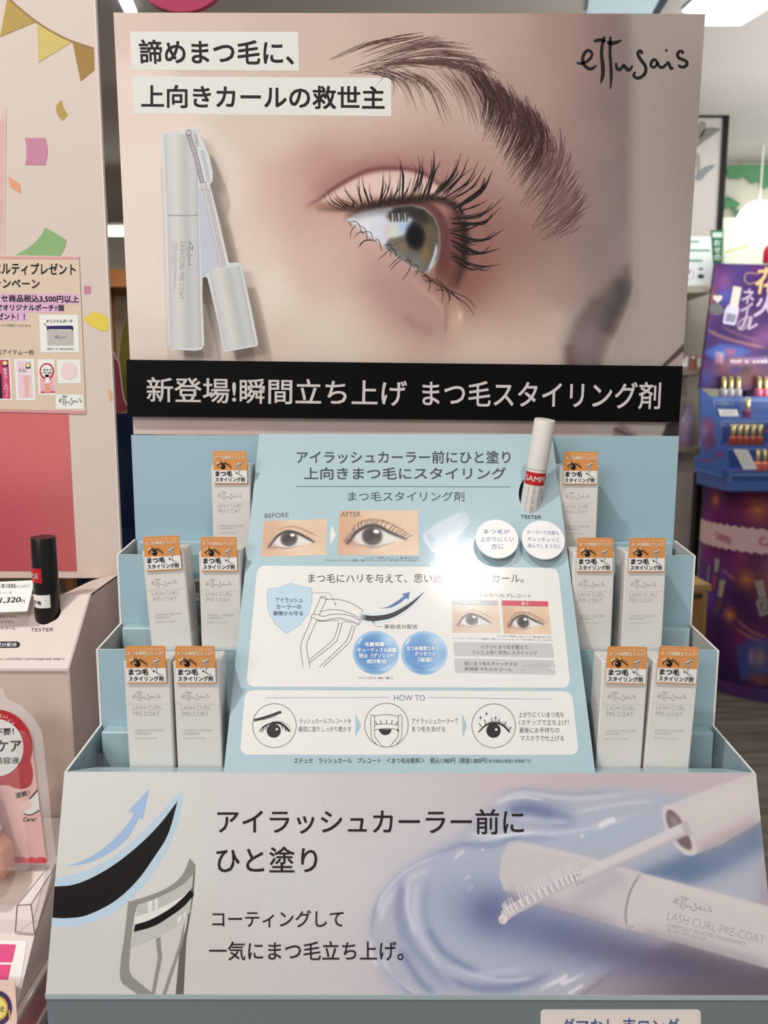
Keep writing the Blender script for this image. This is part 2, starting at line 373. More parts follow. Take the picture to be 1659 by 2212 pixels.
# ---------- header card with the printed eye ----------
HP = PY(.4795)
HQ = [(245, 27), (1523.5, 30), (1464.5, 945), (288.5, 938)]
im = Img(HQ, 620, 444)
sk = [(265,50,(204,176,164)),(420,40,(200,174,162)),(640,40,(196,170,158)),(860,50,(192,164,152)),(1080,50,(182,152,140)),(1220,60,(164,134,124)),(1310,60,(140,112,106)),
 (262,200,(214,192,180)),(275,420,(214,198,186)),(285,620,(214,200,187)),(290,750,(208,190,176)),(340,870,(200,176,166)),(430,660,(216,203,190)),(480,420,(212,196,182)),(600,290,(205,184,168)),(700,240,(200,176,160)),
 (700,120,(198,172,158)),(1000,90,(190,160,148)),(1150,180,(176,146,134)),(1240,180,(160,130,121)),(1320,200,(136,112,108)),(1250,320,(158,129,120)),(1320,360,(140,118,113)),(1000,270,(196,168,154)),(880,260,(204,180,164)),(800,260,(206,184,168)),
 (600,440,(208,180,164)),(560,520,(214,192,176)),(560,640,(218,202,186)),(600,740,(206,184,168)),(720,730,(212,193,174)),(760,650,(210,185,168)),(820,740,(206,182,164)),(920,745,(198,170,154)),(1020,755,(205,180,164)),(1120,755,(206,182,166)),
 (700,560,(208,176,162)),(760,570,(198,158,148)),(830,620,(190,145,136)),(880,655,(180,134,126)),(935,700,(176,132,122)),(900,690,(190,150,138)),(1060,700,(204,172,152)),(1180,720,(200,170,154)),(1120,660,(186,150,134)),(1060,640,(160,114,100)),
 (1000,620,(128,74,64)),(1060,560,(156,106,96)),(1080,470,(150,104,96)),(1150,520,(152,114,104)),(1200,440,(158,124,114)),(1260,500,(150,122,114)),(1300,600,(140,120,114)),(1120,400,(176,142,130)),(1060,360,(184,152,138)),(1180,600,(164,132,120)),(1240,620,(172,142,130)),
 (1330,440,(146,124,118)),(1320,540,(138,120,116)),(640,400,(196,158,142)),(700,370,(186,138,126)),(760,345,(176,124,114)),(840,330,(168,114,106)),(920,340,(166,112,104)),(990,370,(170,120,110)),(1020,420,(160,108,100)),(680,430,(186,132,122)),(640,460,(198,160,146)),
 (720,480,(196,150,138)),(700,500,(208,176,160)),(960,300,(190,158,144)),(860,290,(198,166,150)),(760,290,(204,176,160)),(1040,800,(204,178,164)),(700,800,(206,184,170)),(1200,850,(196,168,156)),(700,930,(196,168,160)),(400,930,(196,168,158))]
im.field([(x, y, c) for x, y, c in sk], 44)  # printed skin tones, with dimmer light at top right mixed in
# face contour: soft fold with the paler background right of it
im.area([(1354,0),(1540,0),(1540,1000),(1285,1000),(1300,800),(1345,700),(1372,600),(1362,520),(1360,420),(1358,300),(1360,150)], (166,152,141), 15)
im.line([(1352,0),(1352,150),(1350,300),(1346,450),(1344,540)], 26, (126,112,114), .75, 26)
im.blob(1500, 260, 60, 300, (148,136,127), .7); im.blob(1420, 640, 60, 140, (178,164,150), .6); im.blob(1500, 60, 80, 60, (176,156,146), .5)
im.blob(1440, 840, 80, 60, (180,164,150), .6)
# nostril
NO = [(1338,590),(1356,575),(1362,600),(1360,630),(1344,668),(1326,705),(1312,740),(1302,778),(1290,800),(1222,800),(1219,760),(1225,732),(1246,692),(1272,660),(1298,632)]
im.area(NO, (112,98,96), 16, 1, True); im.line([(1345,596),(1342,640),(1318,690),(1305,730)], 34, (82,70,72), .9, 22)
im.line([(1300,640),(1270,680),(1245,715)], 26, (100,86,84), .6, 22); im.blob(1262, 735, 32, 36, (136,122,122), .75); im.line([(1228,740),(1228,770),(1240,800)], 18, (110,74,70), .85, 16)
im.line([(1368,560),(1370,620),(1350,690),(1326,740),(1312,790)], 8, (186,182,176), .45, 9); im.line([(1268,640),(1228,700),(1214,760),(1214,800)], 12, (170,156,150), .6, 14)
im.line([(1210,660),(1196,740),(1196,800)], 34, (206,180,164), .5, 30)
# dark stroke and the strip below the banner
im.line([(1424,800),(1480,748)], [7, 12], (84,68,68), 1, 2, False); im.line([(1436,803),(1485,760)], 7, (176,158,150), .9, 2, False)
im.area([(1266,908),(1480,908),(1480,960),(1266,960)], (196,178,166), 6); im.area([(1326,925),(1345,915),(1400,960),(1320,960)], (150,128,120), 6); im.line([(1330,928),(1372,948)], 6, (96,76,74), .8, 3, False)
im.area([(1440,915),(1480,905),(1480,960),(1424,960)], (70,56,58), 3)
# eye shadow, crease, lid
im.line([(660,432),(720,400),(790,372),(860,366),(920,382),(965,412)], [30, 44, 44, 40, 36, 20], (142,88,82), .55, 30)
LID = [(690,436),(724,410),(770,386),(820,372),(866,369),(905,378),(940,398),(962,424),(950,432),(900,432),(850,434),(800,440),(755,446),(715,444)]
im.area(LID, (218,182,170), 7, 1, True); im.blob(840, 402, 60, 16, (226,192,182), .8); im.area([(690,440),(760,430),(850,424),(940,424),(960,436),(850,442),(720,452)], (150,104,78), 10, .75, True)
im.line([(660,445),(690,430),(724,405),(790,370),(850,363),(905,370),(945,394),(975,428)], [3,6,8,8,8,7,6,4], (112,58,60), [.2,.8,.95,.9,.9,.8,.7,.4], 6)
im.line([(664,447),(720,446),(770,448)], [8, 10, 9], (146,92,64), [.2,.6,.8], 12); im.area([(800,560),(880,605),(950,645),(962,700),(960,735),(900,715),(840,680),(780,620)], (174,130,122), 34, .5)
im.line([(1005,430),(1040,470),(1050,540),(1030,610),(990,640)], 26, (140,90,80), .5, 26)
# eyeball
def eyeball(im):
    EB = [(749,474),(765,466),(782,461),(813,453),(852,446),(889,443),(917,451),(939,471),(949,500),(950,532),(945,558),(936,576),(925,588),(908,584),(890,578),(870,566),(852,552),(826,531),(806,517),(791,506),(772,493),(758,482)]
    im.line([(968,450),(985,490),(986,550),(980,600),(965,626)], 22, (96,50,46), .8, 18); im.line([(744,478),(760,464),(800,450),(850,442),(900,438),(935,452),(958,490),(962,540),(955,590),(948,612)], [12,14,14,14,14,18,24,26,28,24], (104,58,54), .95, 6)
    im.area(EB, (206,206,210), 3, 1)
    im.line([(752,472),(800,458),(850,450)], [8,18,16], (138,138,146), .9, 9); im.blob(805, 492, 20, 14, (228,228,232), .8, .5)
    IR = [(828,510),(836,470),(852,448),(889,444),(917,451),(939,471),(948,500),(948,532),(942,560),(930,580),(921,588),(905,583),(888,578),(868,565),(850,551),(834,537)]
    C0 = im.C.copy(); im.area(IR, (84,80,74), 4, 1); im.area([(838,466),(852,447),(889,443),(917,451),(939,471),(946,492),(930,486),(900,478),(860,474)], (44,38,34), 10, .95)
    im.blob(862, 555, 24, 18, (124,127,126), .8, .6); im.blob(905, 568, 15, 13, (122,124,120), .8); im.blob(868, 532, 11, 7, (142,112,66), .7, .5); im.blob(919, 548, 7, 13, (146,108,54), .85); im.blob(930, 500, 8, 24, (112,86,50), .7)
    for a in np.linspace(-.6, 3.6, 90):
        im.line([(897+22*math.cos(a), 512+30*math.sin(a)), (897+50*math.cos(a), 512+74*math.sin(a))], 1.1, ((150,146,132), (70,64,54), (120,104,70))[int(a*400) % 3], .3, 1.6, False)
    im.line([(943,480),(949,510),(946,545),(938,566)], 4, (52,48,48), .7, 5)
    im.line([(943,524),(941,545),(934,566),(924,587)], [3,6,6,5], (206,214,222), .95, 3)
    RF = [(800,478),(838,470),(884,471),(888,480),(886,492),(878,503),(862,511),(842,515),(832,528),(818,522),(800,508)]
    im.area(RF, (206,210,220), 4, .95, True); im.blob(838, 492, 6, 14, (214,190,200), .8, .3); im.blob(852, 498, 7, 13, (220,214,180), .8, .4); im.blob(872, 488, 11, 13, (160,190,228), .9, .3); im.blob(866, 476, 14, 5, (190,196,214), .6)
    im.area([(839,462),(880,458),(882,473),(860,478),(838,474)], (96,92,86), 4, .8)
    for x in (842,850,857,864,871,877): im.line([(x,458),(x+2,478)], 2, (30,26,26), .9, 2, False)
    for x in (848,861,875): im.line([(x,462),(x+1,474)], 2.4, (222,214,190), .8, 2, False)
    im.blob(897, 510, 18.5, 27, (14,12,16), 1, -.12, 3.0)
    k_ = im.inside(EB, 3)[..., None]; im.C = im.C*k_+C0*(1-k_)
    im.line([(690,452),(760,452),(820,441),(880,432),(940,430),(988,446)], [3,10,17,19,17,12], (52,34,28), [.3,.8,.95,.95,.9,.7], 8)
    im.line([(975,438),(995,470),(1004,520),(1000,570),(985,620)], [12,17,18,15,8], (46,28,26), [.7,.95,.95,.85,.5], 11)
    im.line([(986,446),(996,462),(1000,480)], 5, (176,142,104), .7, 5)
    im.line([(748,474),(790,508),(850,553),(905,586)], 4, (196,154,142), .7, 4)
fine = Img((738, 434, 972, 626), 300, 246)
_ix = np.clip(np.round((fine.X-im.X[0, 0])/(im.X[0, -1]-im.X[0, 0])*619), 0, 619).astype(int); _iy = np.clip(np.round((fine.Y-28)/913*443), 0, 443).astype(int)
for _ in range(4):   # find each fine sample in the slightly skewed coarse grid
    fx, fy = (fine.X-im.X[_iy, _ix])/1.98, (fine.Y-im.Y[_iy, _ix])/2.06
    _ix = np.clip(np.round(_ix+fx), 1, 618).astype(int); _iy = np.clip(np.round(_iy+fy), 1, 442).astype(int)
fx, fy = (fine.X-im.X[_iy, _ix])/1.98, (fine.Y-im.Y[_iy, _ix])/2.06; gx = (im.C[_iy, _ix+1]-im.C[_iy, _ix-1])/2; gy = (im.C[_iy+1, _ix]-im.C[_iy-1, _ix])/2
fine.C = im.C[_iy, _ix]+gx*fx[..., None]+gy*fy[..., None]
def around(im):
    im.line([(905,590),(950,615),(985,640)], [5,8,5], (80,50,42), .7, 7)
    im.line([(880,600),(930,640),(958,672),(960,700)], 8, (204,168,152), .5, 9); im.line([(962,650),(964,690),(962,720)], 5, (150,90,76), .7, 7)
    im.line([(940,720),(900,705),(870,680)], 16, (148,104,98), .45, 20); im.blob(984, 690, 12, 34, (206,166,138), .65); im.blob(994, 684, 4, 8, (226,198,174), .7)
    # brow underpaint
    im.line([(960,150),(1050,205),(1110,270),(1150,340)], [10,50,70,50], (124,90,84), [.1,.4,.5,.3], 44); im.line([(1150,330),(1180,400),(1200,460)], [50,50,40], (132,104,96), .3, 44)
def tone(im): g_ = im.C.mean(-1, keepdims=True); im.C = np.clip((im.C*.86+g_*.14)*np.clip(1.10-.09*(im.X-245)/1000, 1.0, 1.1)[..., None], 0, 1); im.noise(2.0)
for g in (im, fine): eyeball(g); around(g); tone(g)
HPR = mat('printed_card', (255, 255, 255), .5, .22, attr=True)
h = MB(); h.image(HP, im, HPR, 0)
h.image(HP, fine, HPR, .00005)
q = HP(np.array([p[0] for p in HQ]), np.array([p[1] for p in HQ]), 0); qb = q.copy(); qb[:, 1] += .002
h.add(qb, [(3, 2, 1, 0)], CARDW); h.add(np.concatenate([q, qb]), [(i, 4+i, 4+(i+1) % 4, (i+1) % 4) for i in range(4)], EDGE)
# white headline bars
BAR = ink(226, 225, 219)
h.poly(HP, [(281, 68), (644, 69), (646, 153), (284, 151)], BAR, .00012); h.poly(HP, [(285, 165), (845, 168), (845, 251), (289, 246)], BAR, .00012)
# hairs: groups of guide curves, blended
def hairs(groups, n, w0, cols, jit=5, hb=.0001):
    for g, cnt in zip(groups, n):
        P = np.array(g, float)
        for _ in range(cnt):
            u = random.random()*(len(P)-1); i = min(int(u), len(P)-2); f = u-i
            c = P[i]*(1-f)+P[i+1]*f; c = c+RNG.normal(0, jit, 2)+RNG.normal(0, jit*.35, c.shape)
            a = random.uniform(0, .25); b = random.uniform(.65, 1.05)
            s = np.array(spline(c, 6)); m_ = len(s); s = s[int(a*m_):max(int(b*m_), int(a*m_)+4)]
            w_ = w0*random.uniform(.6, 1.15)
            h.stroke(HP, s, [w_*.35, w_, w_*.9, w_*.2], random.choice(cols), hb+random.random()*.00008)
Z2 = lambda L: [[(640+x/2.37, 40+y/2.37) for x, y in c] for c in L]
tail = Z2([[(350,130),(220,190),(85,255)],[(560,92),(400,112),(200,200)],[(720,85),(560,120),(280,210)],[(770,120),(600,150),(330,240)],[(900,140),(700,132),(480,172)],[(920,205),(700,180),(350,240)],[(1000,235),(800,190),(520,215)],[(1045,300),(900,235),(640,215)]])
low = Z2([[(250,292),(420,250),(300,300)],[(330,260),(500,320),(575,480)],[(420,250),(590,330),(655,480)],[(520,250),(690,350),(780,550)],[(600,240),(740,370),(820,500)],[(700,240),(820,380),(890,600)],[(790,230),(900,400),(960,570)],[(880,240),(980,400),(955,590)]])
dense = Z2([[(860,230),(970,390),(950,560)],[(960,280),(1060,450),(1000,640)],[(1040,330),(1100,500),(1040,700)],[(1130,390),(1180,560),(1080,760)],[(1200,460),(1230,620),(1110,820)],[(1250,510),(1280,680),(1150,900)]])
endg = Z2([[(1240,520),(1270,680),(1150,880)],[(1330,620),(1310,760),(1160,960)],[(1380,700),(1330,840),(1200,1000)],[(1440,780),(1370,900),(1230,1060)],[(1470,910),(1390,1000),(1250,1110)],[(1480,1010),(1400,1060),(1290,1120)]])
H1 = [ink(92, 62, 56), ink(76, 48, 44), ink(110, 78, 70)]; H2 = [ink(70, 42, 40), ink(56, 32, 32), ink(88, 58, 54)]; H3 = [ink(112, 84, 78), ink(96, 68, 64), ink(122, 94, 88)]
mid = Z2([[(620,225),(420,235),(230,285)],[(740,235),(560,215),(380,262)],[(820,250),(680,215),(480,240)],[(900,290),(780,225),(600,215)],[(980,330),(880,250),(720,215)],[(1040,370),(960,290),(840,235)]])
hairs([tail, low, mid], [84, 84, 90], 1.25, H1, 4); hairs([dense], [330], 1.8, H2, 7); hairs([endg], [120], 2.4, H3, 10)
# upper lashes
LZ = [((540,360),(470,320),(445,265),5),((575,355),(510,315),(475,260),5),((605,345),(550,290),(530,240),5),((620,350),(607,270),(605,195),6),((668,345),(635,270),(620,185),7),((690,345),(665,290),(657,225),4),((705,350),(725,260),(730,170),9),((715,340),(755,260),(763,150),5),((745,335),(765,290),(775,240),5),
 ((770,320),(800,270),(808,200),5),((825,310),(830,200),(812,95),9),((825,310),(855,260),(870,200),4),((870,300),(915,170),(908,85),6),((905,285),(925,190),(930,95),7),((870,290),(905,230),(912,140),5),((950,300),(985,180),(990,55),14),((1000,290),(1085,190),(1128,75),10),((1030,290),(1120,200),(1170,85),8),((1050,300),(1160,220),(1220,110),8),((1085,310),(1185,245),(1255,140),7),((1090,360),(1230,270),(1290,160),18),
 ((1100,370),(1190,350),(1265,310),5),((1090,410),(1240,385),(1350,295),8),((1080,430),(1240,425),(1330,350),9),((1075,470),(1170,460),(1290,400),7),((1075,480),(1230,520),(1345,465),11),((1080,500),(1170,525),(1240,520),6),((1075,520),(1210,585),(1330,560),13),((1080,545),(1160,590),(1240,590),7),((1075,600),(1220,650),(1330,645),7),((1080,610),(1180,665),(1270,655),5),((1075,580),(1150,640),(1220,655),5),((980,300),(1040,230),(1060,170),6),((930,300),(955,240),(965,190),6)]
L1 = ink(30, 22, 24)
def lash(c, w_, m=L1, hh=.0002): 
    s = spline(c, 10); h.stroke(HP, s, [w_*.3, w_*.9, w_*.85, w_*.4, .4], m, hh+random.random()*.00025)
for b, m_, t, w_ in LZ:
    C = np.array([(520+x/2.37, 300+y/2.37) for x, y in (b, m_, t)]); lash(C, w_/2.37*1.15)
    for _ in range(2):
        D = C+RNG.normal(0, 1, (1, 2))*np.array([[3, 2]]); D = np.stack([D[0]+RNG.normal(0, 2, 2), D[1]+RNG.normal(0, 2.5, 2), D[1]*.45+D[2]*.55+RNG.normal(0, 4, 2)]); lash(D, w_/2.37*.6, hh=.00021)
for _ in range(120):   # tangle at the lash roots
    t = random.random(); x, y = spline([(740,450),(800,445),(880,436),(945,430),(985,446),(998,480),(1000,540),(985,600)], 12)[int(t*80)]
    a = -1.9+1.9*t+RNG.normal(0, .5); l = random.uniform(6, 16); lash([(x, y), (x+l*.5*math.cos(a)+1, y+l*.5*math.sin(a)), (x+l*math.cos(a), y+l*math.sin(a))], 1.8, random.choice([L1, ink(52, 36, 30)]))
LW = [[(260,530),(275,450),(320,395)],[(240,370),(258,385),(268,412)],[(240,368),(330,372),(385,490)],[(300,520),(350,470),(420,470)],[(330,385),(410,440),(430,530)],[(400,460),(460,470),(490,545)],[(335,630),(390,560),(480,545)],[(350,610),(420,545),(530,560)],[(500,535),(545,550),(570,650)],[(535,745),(600,690),(650,640)],[(590,600),(650,590),(682,650)],[(640,630),(660,660),(665,710)],[(680,620),(710,660),(712,710)],[(640,820),(700,760),(760,710)],[(655,850),(720,780),(770,740)],[(780,945),(840,860),(860,800)],[(800,750),(850,745),(865,800)],[(870,800),(930,800),(940,850)],[(890,870),(940,850),(1000,860)],[(900,910),(920,880),(930,860)],[(970,920),(1010,900),(1060,940)],[(1030,1070),(1055,1000),(1050,920)],[(980,940),(1040,950),(1100,940)],[(1010,970),(1080,960),(1140,1000)],[(1175,1180),(1180,1060),(1120,920)],[(1235,1190),(1240,1080),(1150,950)],[(1510,1225),(1430,1130),(1260,1050)],[(1500,1300),(1420,1190),(1260,1070)],[(1380,1190),(1320,1120),(1240,1060)],[(1100,1050),(1150,1040),(1190,1050)],[(1250,1160),(1250,1100),(1190,1000)],[(930,860),(1000,880),(1040,930)],[(1150,1000),(1240,1040),(1300,1090)]]
for c in LW:
    s = spline([(700+x/4.608, 400+y/4.608) for x, y in c], 8); h.stroke(HP, s, [.6, 1.3, 1.5, 1.3], L1, .0002)
# texts
h.text(HP, '諦めまつ毛に、', [(300, 86), (634, 88), (634, 140), (303, 137)], INK, .00025, .022)
h.text(HP, '上向きカールの救世主', [(306, 184), (830, 187), (830, 236), (306, 232)], INK, .00025, .022)
h.logo(HP, (1244, 78, 1486, 193), INK, .00025, 1.2)
hdr = h.build('header_card', disp, 'pale pink header card printed with a close up green eye and brow')
# banner strip
b = MB(); bn = PY(.4745); BQ = [(273, 777), (1475, 791), (1467, 912), (275, 900)]
BLK = mat('black_banner', (8, 7, 7), .3, .15)
b.ext(bn, BQ, BLK, -.0042, 0)
b.text(bn, '新登場!瞬間立ち上げ', [(317, 815), (879, 822), (877, 877), (318, 868)], ink(206, 198, 194), .0002, .014)
b.text(bn, 'まつ毛スタイリング剤', [(913, 822), (1428, 826), (1425, 884), (913, 877)], ink(206, 198, 194), .0002, .014)
b.build('banner_strip', hdr, 'black strip with white Japanese lettering')
# die-cut mascara standing off the card
dz = .4695; DP = PY(dz); d = MB()
Z6 = lambda L: [(320+x/4.254, 260+y/4.254) for x, y in L]
DO = Z6([(130,112),(150,105),(320,108),(335,75),(365,60),(400,70),(440,72),(460,95),(520,230),(560,330),(594,480),(590,560),(565,590),(600,720),(660,960),(740,1310),(845,1305),(860,1340),(940,1700),(1010,2050),(1000,2075),(720,2128),(698,2122),(640,1850),(545,1450),(520,1435),(498,1450),(497,1600),(515,2060),(495,2105),(440,2117),(220,2108),(190,2075),(170,1600),(150,900),(135,500),(122,140)])
CUTW = mat('die_cut_white', (214, 216, 220), .45, .35); d.ext(DP, DO, CUTW, -.0018, 0, mat('die_cut_edge', (232, 232, 234), .5, .3))
d.poly(DP, Z6([(460,600),(490,640),(650,1340),(550,1400),(500,1440),(490,1430)]), ink(196, 200, 212, .5), .00005)
def tube(q, cols, nx=24, m=HPR, hh=.0001):
    i_ = Img(q, nx, 6); t = np.linspace(0, 1, nx); cs = np.array([c for _, c in cols], float); ts = [a for a, _ in cols]
    i_.C[:] = np.stack([np.interp(t, ts, cs[:, k]) for k in range(3)], -1)[None]/255.; d.image(DP, i_, m, hh)
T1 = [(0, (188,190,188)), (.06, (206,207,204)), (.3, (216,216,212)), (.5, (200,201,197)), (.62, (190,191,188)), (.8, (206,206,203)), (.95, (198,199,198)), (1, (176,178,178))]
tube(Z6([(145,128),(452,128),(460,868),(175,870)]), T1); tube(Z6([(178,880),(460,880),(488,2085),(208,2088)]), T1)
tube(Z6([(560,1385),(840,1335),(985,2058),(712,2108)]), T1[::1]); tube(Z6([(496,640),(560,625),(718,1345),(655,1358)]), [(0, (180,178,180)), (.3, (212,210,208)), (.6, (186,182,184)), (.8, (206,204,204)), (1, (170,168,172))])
GK = ink(150, 146, 146); GD = ink(126, 116, 118)
d.stroke(DP, Z6([(175,873),(320,876),(460,872)]), 1.2, GK, .0002)
cp = np.array(spline(Z6([(370,130),(400,220),(440,340),(470,460),(497,570)]), 6))
d.stroke(DP, cp, 7.5, ink(196, 190, 192), .00015)
for p_, q_ in zip(cp[::1], np.gradient(cp, axis=0)):
    q_ = q_/np.linalg.norm(q_); nr = np.array([-q_[1], q_[0]]); d.stroke(DP, [p_-nr*4.6+q_, p_+nr*4.6-q_], 1.3, GD, .0002)
d.stroke(DP, cp+np.array([-4.2, 1]), .9, GD, .0002); d.stroke(DP, cp+np.array([4.2, -1]), .9, GD, .0002)
c_ = Z6([(372,112)])[0]; d.ell(DP, *c_, 6.5, 6.5, GD, .0002); d.ell(DP, *c_, 5, 5, ink(200, 194, 194), .00022)
d.poly(DP, Z6([(485,570),(530,565),(540,630),(490,638)]), ink(206, 204, 204), .0002); d.stroke(DP, Z6([(485,570),(530,565),(540,630),(490,638)]), .9, GD, .00022, True)
for k in range(26):
    if k in (8, 9): continue
    t = k/25; x0 = np.interp(t, [0, .35, .4, 1], [410, 462, 478, 540]); y0 = 100+t*455; ln = np.interp(t, [0, .3, .4, .7, 1], [22, 26, 38, 40, 30])
    d.stroke(DP, Z6([(x0, y0+6), (x0+ln, y0)]), .9, GK, .0002)
def vertical(fn0, cx, cy, ang):
    c, s = math.cos(ang), math.sin(ang)
    return lambda x, y, h=0: fn0(cx+np.asarray(x)*c-np.asarray(y)*s, cy+np.asarray(x)*s+np.asarray(y)*c, h)
vf = vertical(DP, 420, 521, math.pi/2+.03)
d.logo(vf, (0, 2, 54, 17), ink(132, 134, 134), .0002); d.text(vf, 'LASH CURL PRE-COAT', (2, 20, 126, 30), ink(146, 148, 148), .0002, -.012)
d.text(vf, 'CAREFULLY SELECTED INGREDIENTS', (2, 37, 104, 42), ink(160, 162, 162), .0002, -.008, .1); d.text(vf, '6g NET WT. 0.21OZ', (2, 44, 52, 49), ink(160, 162, 162), .0002, -.008, .1)
d.build('die_cut_mascara', hdr, 'white die cut mascara tube and wand standing off the card')
# ---------- sloping front panel with the printed mascara in liquid ----------
FPl = Plane((0, .357, 1.1205), (0, -.0931, .0337))
FQ = [(139, 1667.5), (1633, 1670), (1681, 2150), (98, 2151)]
im = Img(FQ, 640, 210)
im.field([(150,1680,(214,212,208)),(300,1800,(212,210,206)),(120,2100,(206,202,197)),(450,2120,(206,198,195)),(600,1720,(212,206,205)),(650,1950,(208,203,203)),(800,1690,(208,198,200)),(900,1720,(206,198,202)),(1050,1690,(204,190,192)),(1250,1690,(198,182,184)),(1450,1690,(200,180,182)),(1620,1690,(206,186,188)),
 (700,2120,(204,194,196)),(1200,2140,(176,160,170)),(1350,2120,(150,132,142)),(1500,2120,(112,94,106)),(1640,2120,(104,88,98)),(1640,1950,(170,158,172)),(1600,1860,(176,170,182)),(1640,1760,(190,176,182)),(1250,2080,(170,158,172)),(860,2140,(196,186,192))], 75)  # printed background; right side also carries the weaker light there
LQ = [(1330,1702),(1230,1706),(1130,1708),(1070,1726),(1020,1772),(990,1806),(930,1836),(870,1876),(825,1924),(800,1978),(796,2030),(812,2090),(850,2150),(1230,2160),(1290,2110),(1400,2060),(1500,2010),(1640,1940),(1640,1760),(1480,1720)]
im.area(LQ, (176,181,198), 12, .92)
im.blob(1080, 1960, 130, 90, (166,176,202), .9, 0, 1.2); im.blob(1320, 1790, 130, 40, (172,184,204), .9, -.2); im.blob(1000, 1960, 60, 80, (172,182,206), .7)
im.line([(1080,1755),(1140,1746),(1200,1762),(1250,1784)], [14,34,34,12], (118,130,176), .85, 26); im.line([(1090,1764),(1170,1772),(1240,1776)], 10, (206,208,224), .6, 8)
im.line([(1000,1808),(1060,1812),(1110,1800),(1200,1800),(1290,1786),(1400,1752)], [5,8,8,7,5,4], (212,212,228), .85, 8); im.line([(990,1826),(1060,1830),(1120,1812),(1210,1812)], 8, (140,150,190), .7, 9)
im.line([(1060,1735),(1120,1714),(1200,1722),(1270,1724),(1400,1708)], [6,9,8,8,6], (206,206,222), .8, 8); im.line([(1060,1722),(1130,1704),(1240,1714),(1360,1704)], 5, (150,154,186), .6, 7)
im.line([(800,2030),(812,1960),(850,1904),(910,1862),(980,1830),(1020,1822)], [7,8,8,8,7,4], (134,144,184), .7, 7); im.line([(818,2000),(836,1948),(880,1902),(940,1872)], [9,12,12,8], (216,218,232), .7, 11)
im.line([(800,2028),(802,2060),(816,2090)], 5, (226,226,236), .8, 5); im.line([(872,1880),(866,1950),(884,2030),(930,2090),(985,2150)], [14,18,20,20,16], (130,140,182), .7, 18); im.line([(905,1890),(896,1960),(912,2030),(960,2100)], [10,14,12,8], (214,214,230), .6, 12)
im.line([(930,1890),(918,1950),(930,2010),(980,2070),(1060,2110),(1160,2106)], [8,10,10,10,12,8], (136,148,190), .65, 13); im.line([(830,2090),(870,2130),(890,2150)], 8, (120,130,172), .7, 8)
im.line([(860,2040),(900,2110),(940,2150)], 12, (96,112,164), .65, 14); im.line([(960,2110),(1030,2134),(1120,2130),(1200,2098)], [8,16,18,8], (112,122,170), .75, 14); im.line([(960,2086),(1040,2104),(1140,2092)], 9, (204,206,224), .6, 10)
for p, w_ in (([(1160,2140),(1210,2116),(1222,2108),(1216,2124),(1272,2098)], 8), ([(1226,2148),(1262,2126)], 6), ([(980,1858),(994,1844),(1004,1836)], 4), ([(1290,1788),(1310,1776),(1332,1768)], 12), ([(1254,1808),(1262,1804)], 6), ([(1004,1900),(1016,1890)], 3), ([(1010,1925),(1022,1912)], 3), ([(1040,1836),(1044,1834)], 5)): im.line(p, w_, (234,230,234), .9, 4)
im.line([(1256,2150),(1330,2096)], 4, (132,122,140), .7, 4, False); im.line([(1300,2060),(1440,2010),(1500,1990)], 14, (180,180,200), .6, 16)
im.blob(1060, 1970, 40, 34, (98,112,156), .9, .2); im.blob(1200, 2015, 130, 40, (102,112,158), .8, .28); im.blob(1340, 2060, 110, 26, (110,112,150), .75, .28); im.blob(1480, 2080, 130, 24, (96,88,116), .7, .2)
im.area([(1370,1890),(1470,1848),(1560,1810),(1650,1760),(1650,1830),(1540,1890),(1480,1916)], (92,118,156), 22, .95); im.blob(1580, 1840, 50, 24, (128,146,178), .6, -.4)
PW = (212,200,200)
im.area([(1098,1818),(1120,1817),(1240,1844),(1386,1884),(1356,2008),(1240,1972),(1130,1944),(1088,1922),(1078,1890),(1084,1848)], (206,196,198), 3, 1)
im.line([(1088,1922),(1130,1940),(1250,1970),(1356,2004)], 16, (158,150,166), .8, 20); im.line([(1230,1960),(1290,1920),(1360,1880)], 30, (166,158,174), .45, 34); im.line([(1110,1822),(1240,1850),(1380,1890)], 8, (216,206,206), .6, 8)
im.area([(1388,1886),(1500,1916),(1660,1958),(1700,1970),(1700,2104),(1660,2092),(1500,2046),(1354,2006),(1350,1960),(1362,1912)], PW, 2.5, 1)
im.line([(1360,2006),(1500,2042),(1690,2094)], 18, (158,146,156), .8, 24); im.line([(1372,2000),(1352,2006)], 4, (120,110,120), .5, 5); im.line([(1384,1887),(1364,1920),(1352,1965),(1354,2006)], 2.5, (96,86,96), .85, 2.5); im.line([(1400,1900),(1540,1938),(1690,1976)], 16, (222,210,208), .6, 20)
# opened cap, top right
im.area([(1440,1742),(1500,1716),(1640,1666),(1660,1664),(1660,1764),(1560,1822),(1500,1846),(1478,1846)], PW, 2.5, 1); im.line([(1500,1842),(1570,1810),(1650,1766)], 22, (170,152,158), .8, 26); im.line([(1490,1760),(1580,1722),(1640,1700)], 26, (222,208,206), .6, 30)
im.area([(1430,1748),(1444,1738),(1462,1748),(1480,1776),(1496,1812),(1504,1838),(1494,1848),(1474,1842),(1452,1818),(1436,1786)], (214,202,202), 2, 1, True); im.area([(1440,1754),(1450,1750),(1466,1764),(1482,1792),(1494,1824),(1490,1836),(1470,1826),(1452,1800),(1440,1774)], (122,100,104), 3, 1, True); im.area([(1444,1760),(1464,1768),(1470,1790),(1452,1790)], (160,146,148), 6, .8)
